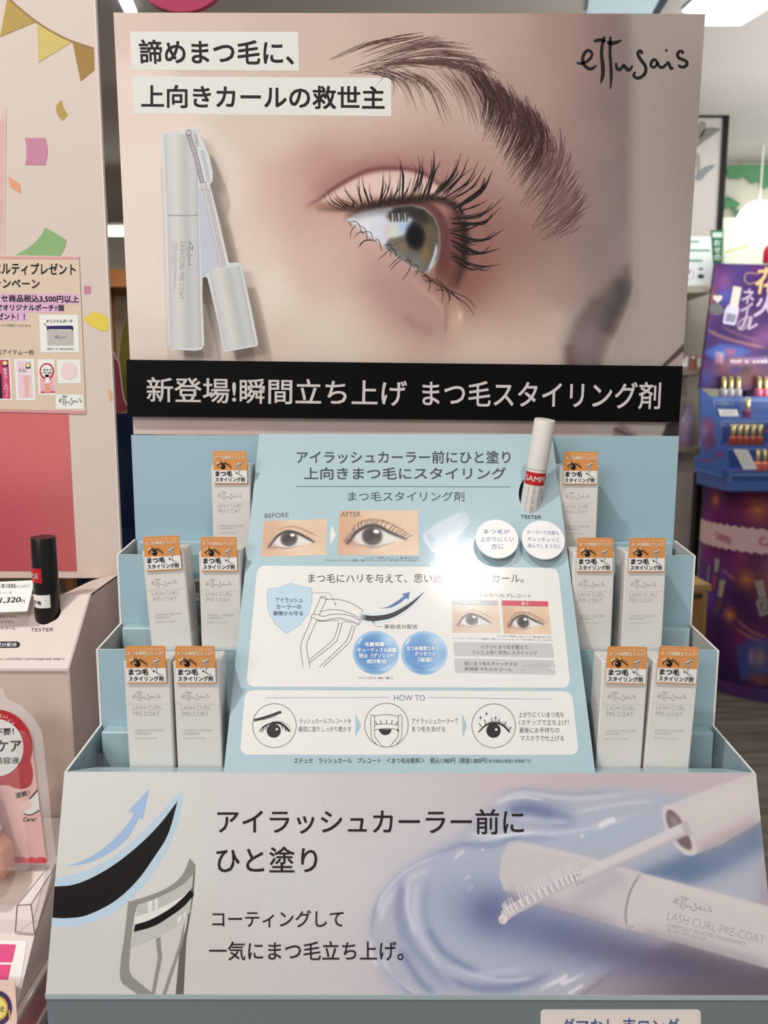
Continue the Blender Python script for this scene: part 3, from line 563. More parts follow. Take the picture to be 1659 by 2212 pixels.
# wand and comb brush
im.area([(1482,1774),(1492,1800),(1258,1906),(1244,1884)], (216,206,206), 2, 1); im.line([(1490,1798),(1258,1904)], 6, (166,156,164), .6, 6, False); im.area([(1470,1778),(1484,1772),(1494,1800),(1480,1806)], (188,176,178), 2, .8)
im.line([(812,1976),(830,1930),(880,1880),(960,1840)], 5, (238,238,244), .7, 6); im.line([(1010,1800),(1080,1806),(1160,1796)], 4, (238,236,242), .8, 5); im.line([(884,1900),(880,1960),(900,2030)], 6, (232,232,242), .7, 8); im.line([(1060,1738),(1120,1722),(1180,1730)], 4, (236,232,240), .7, 5); im.line([(1230,1758),(1330,1738),(1420,1730)], 5, (230,226,236), .55, 7); im.line([(820,2060),(850,2110),(900,2148)], 5, (228,226,236), .6, 7); im.line([(1000,2100),(1080,2118),(1160,2112)], 5, (226,226,238), .6, 7)
im.line([(1100,1752),(1150,1748),(1200,1762)], 16, (98,112,160), .6, 16); im.line([(920,2000),(960,2060),(1040,2104)], 9, (104,118,166), .6, 12); im.line([(980,1822),(1060,1822),(1130,1806)], 6, (122,134,176), .6, 8); im.line([(868,1900),(858,1970),(872,2040)], 8, (122,134,176), .5, 10)
g_ = im.C.mean(-1, keepdims=True); im.C = im.C*.82+g_*.18; im.noise(1.2)
fp = MB(); fp.image(FPl, im, mat('printed_gloss', (255, 255, 255), .33, .35, attr=True, coat=.12), 0)
q = FPl(np.array([p[0] for p in FQ]), np.array([p[1] for p in FQ]), 0); qb = FPl(np.array([p[0] for p in FQ]), np.array([p[1] for p in FQ]), -.0008)
fp.add(qb, [(3, 2, 1, 0)], CARDW); fp.add(np.concatenate([q, qb]), [(i, 4+i, 4+(i+1) % 4, (i+1) % 4) for i in range(4)], EDGE)
# side cheeks of the sloping front
for X in (XL, XR):
    s = 1 if X < 0 else -1
    v = [(X+s*.0004, .357, 1.1198), (X+s*.0004, .3237, 1.0274), (X+s*.0004, .405, 1.0274), (X+s*.0004, .405, 1.1235)]
    fp.add(v, [(0, 1, 2, 3)], CARDW)
Z8 = lambda L: [(780+x/1.887, 1640+y/1.887) for x, y in L]; Z7 = lambda L: [(90+x/2.048, 1640+y/2.048) for x, y in L]
# comb ribs and bristles
BR1 = ink(222, 214, 214); BR2 = ink(158, 148, 158); BR3 = ink(196, 186, 192)
cb = np.array(spline([(1250,1893),(1210,1912),(1160,1938),(1110,1964),(1090,1980)], 8)); tg = np.gradient(cb, axis=0); tg /= np.linalg.norm(tg, axis=1)[:, None]; nr = np.stack([tg[:, 1], -tg[:, 0]], -1)
fp.stroke(FPl, cb, [22, 24, 26, 22], BR3, .0001)
for p_, t_, n_ in zip(cb[1::2], tg[1::2], nr[1::2]):
    fp.stroke(FPl, [p_-n_*13, p_+n_*6], 6, BR1, .00012); fp.stroke(FPl, [p_-n_*12+t_*3.4, p_+n_*6+t_*3.4], 1.6, BR2, .00014)
fp.ell(FPl, 1086, 1986, 11, 12, BR2, .00014); fp.ell(FPl, 1087, 1985, 9.5, 10.5, BR1, .00016); fp.ell(FPl, 1084, 1988, 4, 4, BR3, .00018)
for k in range(27):
    t = k/26
    if .30 < t < .33: continue
    i = int(t*(len(cb)-1)); p_ = cb[len(cb)-1-i]+np.array([0, -8]); L = 24 if t < .3 else 36
    fp.stroke(FPl, [p_, p_+np.array([-L*.28, -L*.8])], [2.4, 1.2], BR1, .00013)
fp.stroke(FPl, [(1256,1888),(1240,1893),(1246,1912),(1262,1902)], 2, BR2, .00014)
TI = ink(40, 28, 32)
for t_, q_ in (('アイラッシュカーラー前に', [(470,1748),(1131,1748),(1131,1802),(470,1800)]), ('ひと塗り', (468,1829,685,1884)), ('コーティングして', [(459,1967),(742,1966),(742,2003),(459,2003)]), ('一気にまつ毛立ち上げ。', [(452,2034),(871,2033),(871,2075),(452,2074)])):
    fp.text(FPl, t_, q_, TI, .00025, .012)
# print on the pictured tube, running along it
tf = vertical(FPl, 1452, 1938, .245); GI = ink(172, 160, 166)
fp.logo(tf, (2, -8, 90, 24), GI, .0002); fp.text(tf, 'LASH CURL PRE-COAT', (0, 32, 216, 50), ink(176, 164, 168), .0002, -.01)
fp.text(tf, 'CAREFULLY SELECTED INGREDIENTS', (4, 56, 178, 64), GI, .0002, 0, .1); fp.text(tf, '6g NET WT. 0.21OZ', (7, 67, 92, 75), GI, .0002, 0, .1)
# lash, arrow and curler drawings
HAL = ink(186, 207, 222); AR = ink(162, 186, 220)
fp.poly(FPl, spline(Z7([(606,150),(622,152),(620,190),(600,290),(545,420),(450,560),(330,670),(200,730),(110,742),(43,735)]), 6)+spline(Z7([(60,525),(150,510),(260,465),(370,390),(470,300),(560,200),(606,150)]), 6), HAL, .0001)
fp.poly(FPl, spline(Z7([(602,185),(560,330),(500,430),(420,540),(320,630),(200,690),(110,703),(47,701)]), 6)+spline(Z7([(57,563),(140,555),(230,520),(330,460),(430,380),(520,290),(602,185)]), 6), ink(18, 14, 12, .35), .00018)
fp.poly(FPl, Z7([(476,130),(382,233),(410,237)])+spline(Z7([(410,237),(370,300),(290,380),(200,440),(108,475)]), 5)+spline(Z7([(108,475),(200,460),(300,415),(380,350),(432,258)]), 5)+Z7([(447,270)]), AR, .00012)
C1, C2, C3, C4 = ink(142, 140, 135), ink(190, 188, 183), ink(224, 221, 216), ink(98, 95, 90)
def arc2(a, b, m_, hh): fp.poly(FPl, spline(Z7(a), 6)+spline(Z7(b[::-1]), 6), m_, hh)
aT = [(383,630),(470,605),(560,566),(622,512),(655,437)]; aB = [(425,643),(480,626),(550,596),(625,553),(672,508)]; a2 = [(417,697),(500,668),(590,626),(640,594),(666,568)]; a3 = [(413,732),(480,710),(560,666),(620,618),(655,580)]; a4 = [(407,765),(500,737),(580,688),(630,650),(664,612)]; a5 = [(395,835),(480,800),(560,762),(620,716),(656,678)]
fp.poly(FPl, Z7([(655,437),(637,520),(668,490)]), ink(66,66,48), .0001); fp.poly(FPl, Z7([(681,468),(672,600),(640,800),(628,1044),(592,1044),(610,850),(640,740),(655,640),(662,540)]), C4, .0001)
arc2(aB, a2, C2, .00012); arc2(a2, a3, C3, .00012); arc2(a4, a5, C2, .00012)
fp.poly(FPl, spline(Z7(a3), 6)+Z7([(668,586),(674,600)])+spline(Z7(a4[::-1]), 6), ink(16,13,12,.35), .00016)
for p in ([(470,630),(490,623),(488,670),(470,677)], [(500,619),(515,613),(513,660),(500,665)], [(602,700),(620,687),(616,714),(600,728)], [(628,680),(640,670),(636,697),(626,704)]): fp.poly(FPl, Z7(p), C3, .00014)
fp.poly(FPl, spline(Z7(aT), 6)+Z7([(681,468),(673,512)])+spline(Z7(aB[::-1]), 6), C1, .00016)
fp.poly(FPl, Z7([(383,630),(425,643)])+spline(Z7([(410,690),(396,800),(388,900),(390,940),(404,966)]), 5)+Z7([(502,1044),(430,1044)])+spline(Z7([(358,994),(346,960),(350,890),(366,780),(383,630)]), 5), C1, .00013)
fp.poly(FPl, Z7([(505,795),(525,785),(533,880),(500,1044),(485,1036),(514,880)]), C1, .00011); fp.poly(FPl, Z7([(632,715),(628,800),(550,1044),(532,1044),(608,820)]), C1, .00011)
fp.build('front_panel', disp, 'glossy white lower panel printed with a mascara lying in clear liquid')

# ---------- leaning information panel ----------
plain_ink, PLAIN_INK = ink, INK
def ink(r, g, b, rough=.36): return mat('gloss_ink_%d_%d_%d' % (r, g, b), (r, g, b), .42, .4, bump=.06, bscale=900, coat=.6)
INK = ink(26, 22, 24)
IPl = Plane((0, .357, 1.1205), (0, -.1613, .1175))
IQ = [(560, 937), (1192, 938), (1286, 1669.5), (483, 1669)]
hole = [(1146.5+26*math.cos(a)-5*math.sin(a)*0, 1067+38*math.sin(a)) for a in np.linspace(-.05, 2*math.pi-.05, 40, endpoint=False)]
ip = MB()
def plate(h, m):
    out = [IQ[0], IQ[1], IQ[2], IQ[3]]
    # keyhole polygon: outline, cut to the hole at its right side, back again
    i0 = 0; hp = hole[::-1]; hp = hp[-1:]+hp[:-1]
    pts = [IQ[0], IQ[1], (1209.5, 1065)]+[hole[0]]+hole[:0:-1]+[hole[0], (1209.5, 1065.01)]+[IQ[2], IQ[3]]
    ip.poly(IPl, pts, m, h)
plate(0, BLUE); plate(-.0012, CARDW)
n_ = len(hole); hv = np.array(hole); ip.add(np.concatenate([IPl(hv[:, 0], hv[:, 1], 0), IPl(hv[:, 0], hv[:, 1], -.0012)]), [(i, n_+i, n_+(i+1) % n_, (i+1) % n_) for i in range(n_)], EDGE)
ov = np.array(IQ); ip.add(np.concatenate([IPl(ov[:, 0], ov[:, 1], 0), IPl(ov[:, 0], ov[:, 1], -.0012)]), [(i, 4+i, 4+(i+1) % 4, (i+1) % 4) for i in range(4)], BLUE)
for a, b in ((0, 3), (1, 2)):   # return flanges at both sides
    v0, v1 = IPl(np.array([ov[a][0]]), np.array([ov[a][1]]), -.0012)[0], IPl(np.array([ov[b][0]]), np.array([ov[b][1]]), -.0012)[0]
    s = .0006 if a == 0 else -.0006; w_ = np.array([s, .008, -.005])
    ip.add([v0, v1, v1+w_*np.array([1, 1, .2]), v0+np.array([s, .0002, -.001])], [(0, 1, 2, 3)], BLUE2)
ZA = lambda q: [(480+x/2.0232, 900+y/2.0232) for x, y in q] if hasattr(q[0], '__len__') else (480+q[0]/2.0232, 900+q[1]/2.0232, 480+q[2]/2.0232, 900+q[3]/2.0232)
def zc(s, ox, oy): return lambda q: [(ox+x/s, oy+y/s) for x, y in q] if hasattr(q[0], '__len__') else (ox+q[0]/s, oy+q[1]/s, ox+q[2]/s, oy+q[3]/s)
ZB = zc(2.07375, 480, 1200); ZE = zc(4.608, 560, 1080); ZF = zc(4.879, 900, 1080); ZG = zc(4.3658, 550, 1240); ZH = zc(3.3857, 740, 1240); ZI = zc(4.4838, 520, 1490); ZJ = zc(4.3658, 880, 1490)
def T(t, q, m=INK, off=.0, sh=0): ip.text(IPl, t, q, m, .0003, off, sh)
DKB = ink(52, 58, 66); NAVY = ink(66, 92, 138); TXT = ink(52, 52, 56)
T('アイラッシュカーラー前にひと塗り', (641, 974, 1102, 1001), DKB, .012); T('上向きまつ毛にスタイリング', (657, 1010, 1093, 1036), DKB, .012)
ip.stroke(IPl, [(639, 1051), (870, 1051), (1103, 1052)], 1.2, DKB); T('まつ毛スタイリング剤', (752, 1062, 1003, 1083), DKB, .006)
T('BEFORE', [(572.5, 1109.5), (623, 1107), (623.5, 1117), (572, 1119.5)], DKB, -.01); 
W1 = mat('panel_white', (228, 227, 223), .42, .4, bump=.06, bscale=900, coat=.6)
def eye_img(quad, big, nx=110, ny=70, cool=0):
    e = Img((0, 0, 100, 60), nx, ny, (222, 184, 146))
    e.field([(0,0,(208,174,146)),(50,4,(224,194,164)),(100,5,(228,200,172)),(50,16,(224,196,166)),(90,30,(212,180,154)),(5,40,(206,168,142)),(30,56,(220,190,164)),(70,55,(232,204,176)),(100,55,(224,198,172)),(15,28,(204,158,122)),(75,22,(218,186,156))], 16)
    if big:
        ic, ir, up, lo, cr = (42.5, 34.4), (13.6, 13.2), [(12,45),(17,38),(22,30),(33,22.5),(42,20.5),(50,21.5),(64,29),(74,34),(84,38.5)], [(71,42),(52,48),(42,49),(33,47),(20,45)], [(20,24),(30,15),(44,12.5),(60,16),(78,25),(88,32)]
    else:
        ic, ir, up, lo, cr = (41.5, 31), (14, 13.2), [(11,45),(17,35),(24,25.5),(34,20),(43,19),(57,23.5),(70,31),(80,37.5)], [(64,42.5),(46,46),(36,46.5),(26,44),(18,44)], [(22,20),(32,12.5),(44,11),(58,14),(74,22),(86,28)]
    e.line(cr, 1.6, (140,88,68), .8, 2); e.area(up+lo, (222,220,214), 1.5); e.blob(up[0][0]+4, up[0][1]-2, 5, 3, (190,120,104), .8); e.line(up, [2,3,3,2], (120,110,110), .5, 4)
    e.blob(ic[0], ic[1], ir[0]*.88, ir[1]*.9, (58,46,46), 1, 0, 5.0); e.blob(ic[0], ic[1]-2, 5, 5, (26,22,24), .9); e.blob(ic[0]+5, ic[1]-6, 3.6, 2.6, (250,250,250), 1, .2, 3); e.blob(ic[0]+4, ic[1]+7, 4, 2.5, (96,84,84), .8)
    top = [(p[0], p[1]) for p in up]
    e.area([(p[0], p[1]-7) for p in up[1:-1]]+[(p[0], p[1]-.5) for p in up[1:-1]][::-1], (220,190,162), 2, .9); e.line(top, [2,3.4,3.8,3.4,2.4], (34,26,26), [.8,1,1,1,.7], 1.6)
    e.line(lo[::-1], .9, (120,92,80), .6, 1.5); e.line([(lo[0][0]+8, lo[0][1]-1), (lo[1][0]+4, lo[1][1]+3), (lo[2][0], lo[2][1]+4)], 2, (244,226,206), .6, 3)
    r = random.Random(4)
    sp = spline(up, 10)
    for k in range(24 if big else 40):
        t = k/(23 if big else 39); x, y = sp[int(t*(len(sp)-1))]
        L = (11 if big else 3.5)*r.uniform(.7, 1.15); a = -2.2+1.75*t
        e.line([(x, y), (x+L*.5*math.cos(a-.15), y+L*.55*math.sin(a-.15)), (x+L*math.cos(a), y+L*math.sin(a))], [1.0, .8, .3] if big else .6, (34,26,28), .9 if big else .6, .7)
    sl = spline(lo, 10)
    for k in range(22):
        x, y = sl[int(k/21*(len(sl)-1))]; e.line([(x, y), (x+r.uniform(-.6, 1), y+2.4)], .4, (60,46,44), .5, .6, False)
    if cool: e.C = e.C*(1-cool)+np.array([205,210,214])/255*cool
    q = np.array(quad, float); a = (e.X/100)[..., None]; b = (e.Y/60)[..., None]
    p = q[0]*(1-a)*(1-b)+q[1]*a*(1-b)+q[2]*a*b+q[3]*(1-a)*b; e.X, e.Y = p[..., 0], p[..., 1]; return e
PIC = mat('panel_print', (255, 255, 255), .36, .5, attr=True, bump=.07, bscale=900, coat=1.0)
ip.image(IPl, eye_img(ZE([(48,208),(678,192),(663,550),(15,565)]), False), PIC, .00015); ip.image(IPl, eye_img(ZE([(795,105),(1578,103),(1585,550),(778,548)]), True, 130, 80), PIC, .00015)
T('AFTER', (736.5, 1106, 779, 1116.5), DKB, -.01); ip.poly(IPl, ZE([(714,243),(765,347),(706,458)]), W1, .0002)
T('メイクアップ効果によるイメージ（個人差があります）', (790, 1203, 904, 1207.2), DKB); T('ラッシュカールプレコートを塗布した後にアイラッシュカーラーでまつ毛をカールした仕上がり', (702, 1208, 904.5, 1212.8), DKB)
# translucent gel smear
e = Img(ZF((60, 90, 600, 580)), 110, 100, (170, 195, 203))
for k in range(16): 
    t = k/15; e.line(ZF([(85+t*150, 350+t*190), (230+t*150, 250+t*190), (400+t*90, 160+t*150), (500+t*70, 110+t*120)]), [3, 4, 4, 1], (206,216,228) if k % 2 else (186,202,216), [.9,.8,.7,.2], 3)
e.line(ZF([(80,345),(90,410),(150,500),(230,555),(300,535)]), 4, (220,226,234), .9, 4); e.line(ZF([(110,370),(180,430)]), 5, (150,166,190), .8, 5)
ip.image(IPl, e, PIC, .0001, np.abs(e.C-np.array([170,195,203])/255).sum(-1) > .03)
T('TESTER', [(1124.8, 1112.4), (1169.5, 1114), (1169.5, 1121.4), (1124.8, 1119.8)], INK, .008)
# white box one
ip.poly(IPl, rquad(ZB([(158,45),(1504,55),(1561,592),(107,588)]), 20), W1, .0001)
T('まつ毛にハリを与えて、思い通りに上向きカール。', (666, 1239.5, 1131, 1259), INK, .006)
SH = ZG([(338,80),(440,115),(530,126),(543,140),(545,250),(510,380),(430,480),(300,567),(190,470),(125,350),(112,240),(124,145),(140,134),(240,122)])
ip.poly(IPl, SH, ink(164, 194, 214), .00015); c_ = np.mean(SH, 0); ip.poly(IPl, [tuple(c_+(np.array(p)-c_)*.95) for p in SH], ink(214, 228, 236), .0002); ip.poly(IPl, [tuple(c_+(np.array(p)-c_)*.925) for p in SH], ink(186, 211, 226), .00025)
for t_, q_ in (('アイラッシュ', (198,225,452,268)), ('カーラーの', (205,288,438,330)), ('摩擦から守る', (175,350,455,393))): T(t_, ZG(q_), DKB, .012)
LN = ink(66, 64, 66)
def G(pts, w_=1.15, cl=False, sp=True): ip.stroke(IPl, spline(ZG(pts), 6, cl) if sp else ZG(pts), w_, LN, .0002, cl)
G([(543,180),(708,178),(763,284)], .8, False, False); ip.ell(IPl, *ZG([(763,284)])[0], 1.5, 1.5, INK, .0003)
for pts in ([(622,222),(590,300),(555,380)],[(677,240),(645,310),(608,388)],[(622,222),(630,211),(655,210),(677,228),(677,240),(650,228),(622,222)],[(672,242),(760,238),(880,262),(980,315),(1018,345),(1012,362)],[(625,355),(700,338),(800,340),(900,370),(990,415)],[(530,415),(538,390),(555,378),(600,385),(650,400),(720,382),(820,380),(920,400),(993,440)],[(530,420),(560,415),(590,430),(640,440),(720,425),(800,415),(900,440),(985,475)],[(595,440),(650,447),(730,437),(790,437)],[(838,442),(880,452),(915,460)],[(990,415),(996,440),(985,475),(960,482)],
 [(537,425),(490,530),(445,640),(436,720),(458,880)],[(590,432),(545,530),(500,640),(492,700),(522,880)],[(795,462),(775,530),(755,590),(715,645),(515,812)],[(825,465),(805,540),(785,600),(750,655),(518,838)],[(920,490),(900,550),(880,600),(838,660),(610,878)],[(948,492),(928,560),(908,620),(868,672),(645,878)]): G(pts)
for pts in ([(790,430),(790,460),(830,462),(838,432)],[(917,462),(917,485),(955,490),(962,465)]): ip.poly(IPl, ZG(pts), W1, .00022); G(pts, 1.1, True, False)
cl_ = spline(ZG([(980,395),(1060,415),(1150,418),(1280,395),(1400,335),(1500,262),(1596,172)]), 7)
ip.stroke(IPl, cl_, [15, 21, 21, 20, 17, 12, 8], ink(188, 212, 230), .00015); ip.stroke(IPl, cl_, [11, 17, 17, 16, 13, 9, 5], ink(236, 238, 238), .0002); ip.stroke(IPl, cl_[6:], [12, 12, 11, 9, 6, 1], ink(50, 46, 50), .0003)
for k in range(7): ip.stroke(IPl, cl_[k:k+2], 12, ink(*[int(220-k*25)]*3), .00024)
ip.poly(IPl, spline(ZG([(1155,325),(1250,310),(1350,250),(1410,208)]), 5)+ZG([(1385,193),(1465,168),(1450,243),(1430,225)])+spline(ZG([(1430,225),(1370,275),(1280,318),(1155,325)]), 5), ink(84, 118, 172), .0002)
G([(1118,453),(1145,495),(1200,495)], .8, False, False); ip.ell(IPl, *ZG([(1118,453)])[0], 1.5, 1.5, INK, .0003); T('美容成分配合', ZG((1222,475,1538,518)), TXT)
for cx, cy in ((812.3, 1410), (916.6, 1410.7)):
    e = Img((cx-52, cy-50, cx+52, cy+50), 100, 96, (228, 227, 223)); u = (e.X-cx)/50.2; v = (e.Y-cy)/47.2; r2 = np.hypot(u, v); ins = 1/(1+np.exp((r2-1)/.012))
    e.mix(ins, (112,160,208)); e.blob(cx-4, cy-4, 30, 24, (62,118,184), .85, 0, 1.5) if cx < 850 else e.blob(cx-6, cy, 26, 20, (78,128,192), .75, 0, 1.5)
    e.mix(ins*np.exp(-((r2-.93)/.06)**2)*.7, (168,204,232)); e.blob(cx+28, cy-26, 14, 10, (196,220,238), .8, .6); e.blob(cx+20, cy+34, 22, 7, (206,226,240), .8, -.4); e.blob(cx-8, cy+42, 26, 4, (80,140,196), .7)
    e.line([(cx-40, cy-18), (cx-30, cy-32)], 3, (240,246,250), .9, 3); e.line([(cx-30, cy+24), (cx, cy+34), (cx+32, cy+22)], 3, (60,118,180), .6, 4); e.blob(cx+30, cy+10, 12, 18, (156,190,224), .7)
    e.mix(1-ins, (228,227,223)); ip.image(IPl, e, PIC, .00015, r2 < 1.0)
BW = ink(244, 244, 244)
for t_, q_ in (('毛髪保護・', (1040,643,1250,682)), ('キューティクル剥離', (970,697,1338,737)), ('防止（グリシン*）', (988,748,1315,790)), ('成分配合', (1058,803,1245,843))): T(t_, ZG(q_), BW, .03)
for t_, q_ in (('なつめ果実エキス・', (470,528,726,560)), ('グリセリン', (528,568,682,598)), ('（保湿）', (553,610,655,643))): T(t_, ZH(q_), BW, .03)
T('*グリシンはアミノ酸の一種です', ZG((980,970,1305,993)), TXT); T('ラッシュカールプレコート', [(1009, 1280), (1147.6, 1284), (1147.6, 1292), (1009, 1288)], TXT)
GB = ink(196, 196, 196, .4)
ip.poly(IPl, ZH([(795,190),(1137,192),(1140,230),(797,228)]), ink(186, 190, 194), .00015); T('なし', ZH((945,198,1015,222)), BW)
ip.image(IPl, eye_img(ZH([(797,228),(1143,231),(1155,433),(805,430)]), False, 80, 50, .3), PIC, .00015); ip.image(IPl, eye_img(ZH([(1163,234),(1505,238),(1529,442),(1180,437)]), True, 90, 56), PIC, .00015)
ip.poly(IPl, ZH([(1162,193),(1503,200),(1505,238),(1163,232)]), ink(206, 80, 98), .0002); T('あり', ZH((1308,203,1357,227)), BW, .01)
T('メイクアップ効果によるイメージ（個人差があります）', ZH([(1127,447),(1533,457),(1533,470),(1127,460)]), TXT); T('ラッシュカールプレコートを塗布した後にアイラッシュカーラーでまつ毛をカールした仕上がり', ZH([(808,463),(1537,479),(1537,491),(808,475)]), TXT)
ip.poly(IPl, rquad(ZH([(808,495),(1535,508),(1548,613),(815,600)]), 6), GB, .00015); ip.poly(IPl, rquad(ZH([(815,617),(1548,630),(1560,737),(822,724)]), 6), GB, .00015)
T('バラつくまつ毛を整えて', ZH([(1008,516),(1355,521),(1355,552),(1008,546)]), TXT); T('ツンと上向く毛先にスタイリング', ZH([(948,557),(1425,562),(1425,592),(948,587)]), TXT)
T('短いまつ毛もキャッチする', ZH([(892,640),(1275,644),(1275,673),(892,669)]), TXT); T('新採用 やわらかコーム', ZH([(893,679),(1237,684),(1237,713),(893,708)]), TXT)
cmb = spline(ZH([(1316,692),(1380,688),(1440,684),(1500,690)]), 6); ip.stroke(IPl, cmb, 5, ink(222, 222, 222), .0002); ip.ell(IPl, *cmb[0], 3, 3, LN, .0003); ip.ell(IPl, *cmb[0], 2.2, 2.2, BW, .00035)
for p_ in cmb: ip.stroke(IPl, [(p_[0], p_[1]-3), (p_[0], p_[1]+3)], .7, LN, .0003); ip.stroke(IPl, [(p_[0]+1.5, p_[1]-4), (p_[0]+1.5, p_[1]-9)], .5, ink(150, 150, 150), .0003)
ip.poly(IPl, ZH([(1498,682),(1524,683),(1524,700),(1498,699)]), ink(226, 226, 226), .0003); ip.stroke(IPl, ZH([(1498,682),(1524,683),(1524,700),(1498,699)]), .7, LN, .00035, True); ip.stroke(IPl, ZH([(1524,691),(1559,693)]), 3.5, ink(222, 222, 222), .0003)
# white box two
ip.poly(IPl, rquad(ZB([(103,603),(1566,608),(1598,893),(79,892)]), 20), W1, .0001)
T('HOW TO', ZB((770,625,908,651)), NAVY, -.008); LB = ink(140, 158, 186)
ip.stroke(IPl, ZB([(195,638),(470,637),(750,636)]), 1.2, LB); ip.stroke(IPl, ZB([(922,636),(1200,640),(1478,644)]), 1.2, LB)
for q_ in ([(598,708),(622,762),(597,815)], [(1074,708),(1098,762),(1077,815)]): ip.poly(IPl, ZB(q_), ink(166, 191, 203), .00015)
for cx, cy in ((234, 762), (736, 760), (1216, 763)): x, y = ZB([(cx, cy)])[0]; ip.ring(IPl, x, y, 47, 47.4, 1.3, LN, .0002)
for t_, q_ in (('ラッシュカールプレコートを', (345,730,577,753)), ('最初に塗りしっかり乾かす', (342,765,579,790)), ('アイラッシュカーラーで', (849,730,1057,754)), ('まつ毛をあげる', (850,765,998,790)), ('上がりにくいまつ毛も', (1327,700,1530,725)), ('1ステップで立ち上げ！', (1330,735,1552,760)), ('最後にお手持ちの', (1331,770,1510,795)), ('マスカラで仕上げる', (1336,806,1530,831))): T(t_, ZB(q_), TXT, .004)
T('エテュセ　ラッシュカール　プレコート　＜まつ毛化粧料＞　税込1,980円（税抜1,800円）', ZB((322,906,1187,932)), TXT, .008); T('表示価格は希望小売価格です', ZB((1192,912,1382,930)), TXT)
BK = ink(30, 24, 28)
def S(Z, pts, w_, m=BK, sp=True, hh=.00025): ip.stroke(IPl, spline(Z(pts), 6) if sp else Z(pts), w_, m, hh)
ip.ell(IPl, *ZI([(320,397)])[0], 15.4, 15.2, BK, .0002); ip.ell(IPl, *ZI([(350,383)])[0], 2.6, 2.2, BW, .0003)
S(ZI, [(178,408),(230,352),(320,322),(400,338),(475,405)], [2, 3, 3.6, 3.6, 4]); S(ZI, [(330,302),(400,312),(450,338),(495,388)], [.4, 1, 1, .6]); S(ZI, [(300,318),(380,322),(440,362),(478,404)], [4, 4, 3.4, 2.4])
for p in ([(232,352),(205,412)],[(255,340),(236,388)],[(395,345),(408,382)],[(425,362),(442,408)]): S(ZI, p, 1.8, BK, False)
S(ZI, [(128,296),(215,276),(300,248),(392,214)], [5, 6.4, 6, 6]); 
for k in range(14): S(ZI, [(218+k*9, 276-k*2.4),(219+k*9, 296-k*2.4)], 1.1, ink(120, 116, 118), False)
def frame2(): 
    for s in (-1, 1):
        X = lambda x: 1411+s*(x-1411)
        S(ZI, [(X(1296),300),(X(1295),258),(X(1278),246),(X(1260),262),(X(1262),420),(X(1268),470),(X(1315),530)], 1.1); S(ZI, [(X(1296),258),(X(1296),420),(X(1304),462),(X(1376),548)], 1.1)
    S(ZI, [(1296,255),(1411,240),(1530,256)], 1.1); S(ZI, [(1296,340),(1411,330),(1530,342)], 1.1); S(ZI, [(1296,390),(1411,374),(1530,386)], 1.1)
    for p in ([(1300,308),(1325,338)],[(1350,295),(1364,332)],[(1411,292),(1411,330)],[(1470,295),(1456,332)],[(1523,310),(1500,338)]): S(ZI, p, 1.5, BK, False)
    a = np.linspace(0, math.pi, 20); c_ = ZI([(1400,382)])[0]; ip.poly(IPl, [(c_[0]+13.5*math.cos(t), c_[1]+13*math.sin(t)) for t in a], BK, .0002)
    ip.poly(IPl, ZI([(1505,386),(1532,388),(1532,414)]), BK, .0002)
frame2()
ip.ell(IPl, *ZJ([(812,385)])[0], 15.6, 15.8, BK, .0002); ip.ell(IPl, *ZJ([(838,376)])[0], 3, 2.4, BW, .0003)
S(ZJ, [(670,400),(740,335),(820,312),(900,335),(965,400)], [2.4, 4, 4.6, 4.6, 3.6]); S(ZJ, [(760,305),(830,294),(900,312),(985,380)], [.4, 1, 1, .6])
for p in ([(674,316),(698,352)],[(726,282),(740,325)],[(793,264),(796,308)],[(868,272),(862,314)],[(932,300),(914,342)],[(980,350),(958,378)]): S(ZJ, p, 1.7, BK, False)
for cx, cy in ((690,264),(747,226),(832,268)):
    x, y = ZJ([(cx, cy)])[0]; ip.poly(IPl, [(x, y-5.2), (x+1.2, y-1.2), (x+3.7, y), (x+1.2, y+1.2), (x, y+5.2), (x-1.2, y+1.2), (x-3.7, y), (x-1.2, y-1.2)], ink(60, 62, 104), .0002)
info = ip.build('info_panel', disp, 'leaning pale blue panel with eye pictures and how to steps')
ink, INK = plain_ink, PLAIN_INK
# round raised badges
ux, uy = np.array([1., 0, 0]), np.array([0, .1175, .1613])/np.hypot(.1175, .1613)
def badge(cx, cy, texts, lab, tilt):
    hgt = .0062; hp = Plane(IPl.o+IPl.n*hgt, IPl.n); c = hp(np.array([cx]), np.array([cy]))[0]; fn = frame(c, ux, uy); b = MB()
    t = np.linspace(0, 2*np.pi, 56, endpoint=False); p = np.stack([12*np.cos(t), 12*np.sin(t)], -1)
    b.ext(fn, p, mat('badge_white', (232, 230, 228), .3, .5, bump=.05, bscale=900), -.0012, 0); b.ext(fn, p*.45, CARDW, -hgt, -.0012)
    for t_, q_ in texts: b.text(hp, t_, q_, ink(86, 116, 164), .00015, .006)
    b.build('badge', info, lab)
badge(1073.5, 1163.5, (('まつ毛が', ZF([(708,305),(985,309),(985,357),(708,355)])), ('上がりにくい', ZF((672,385,1025,438))), ('方に', ZF((785,462,918,518)))), 'round white badge nearer the middle of the panel', 0)
badge(1173.5, 1165.5, (('カーラーで何度も', ZF([(1160,316),(1500,328),(1500,370),(1160,360)])), ('ギュッギュッと', ZF([(1168,386),(1503,396),(1503,442),(1168,432)])), ('挟んでしまう方に', ZF([(1168,458),(1520,470),(1520,514),(1168,503)]))), 'round white badge at the edge of the panel', 0)
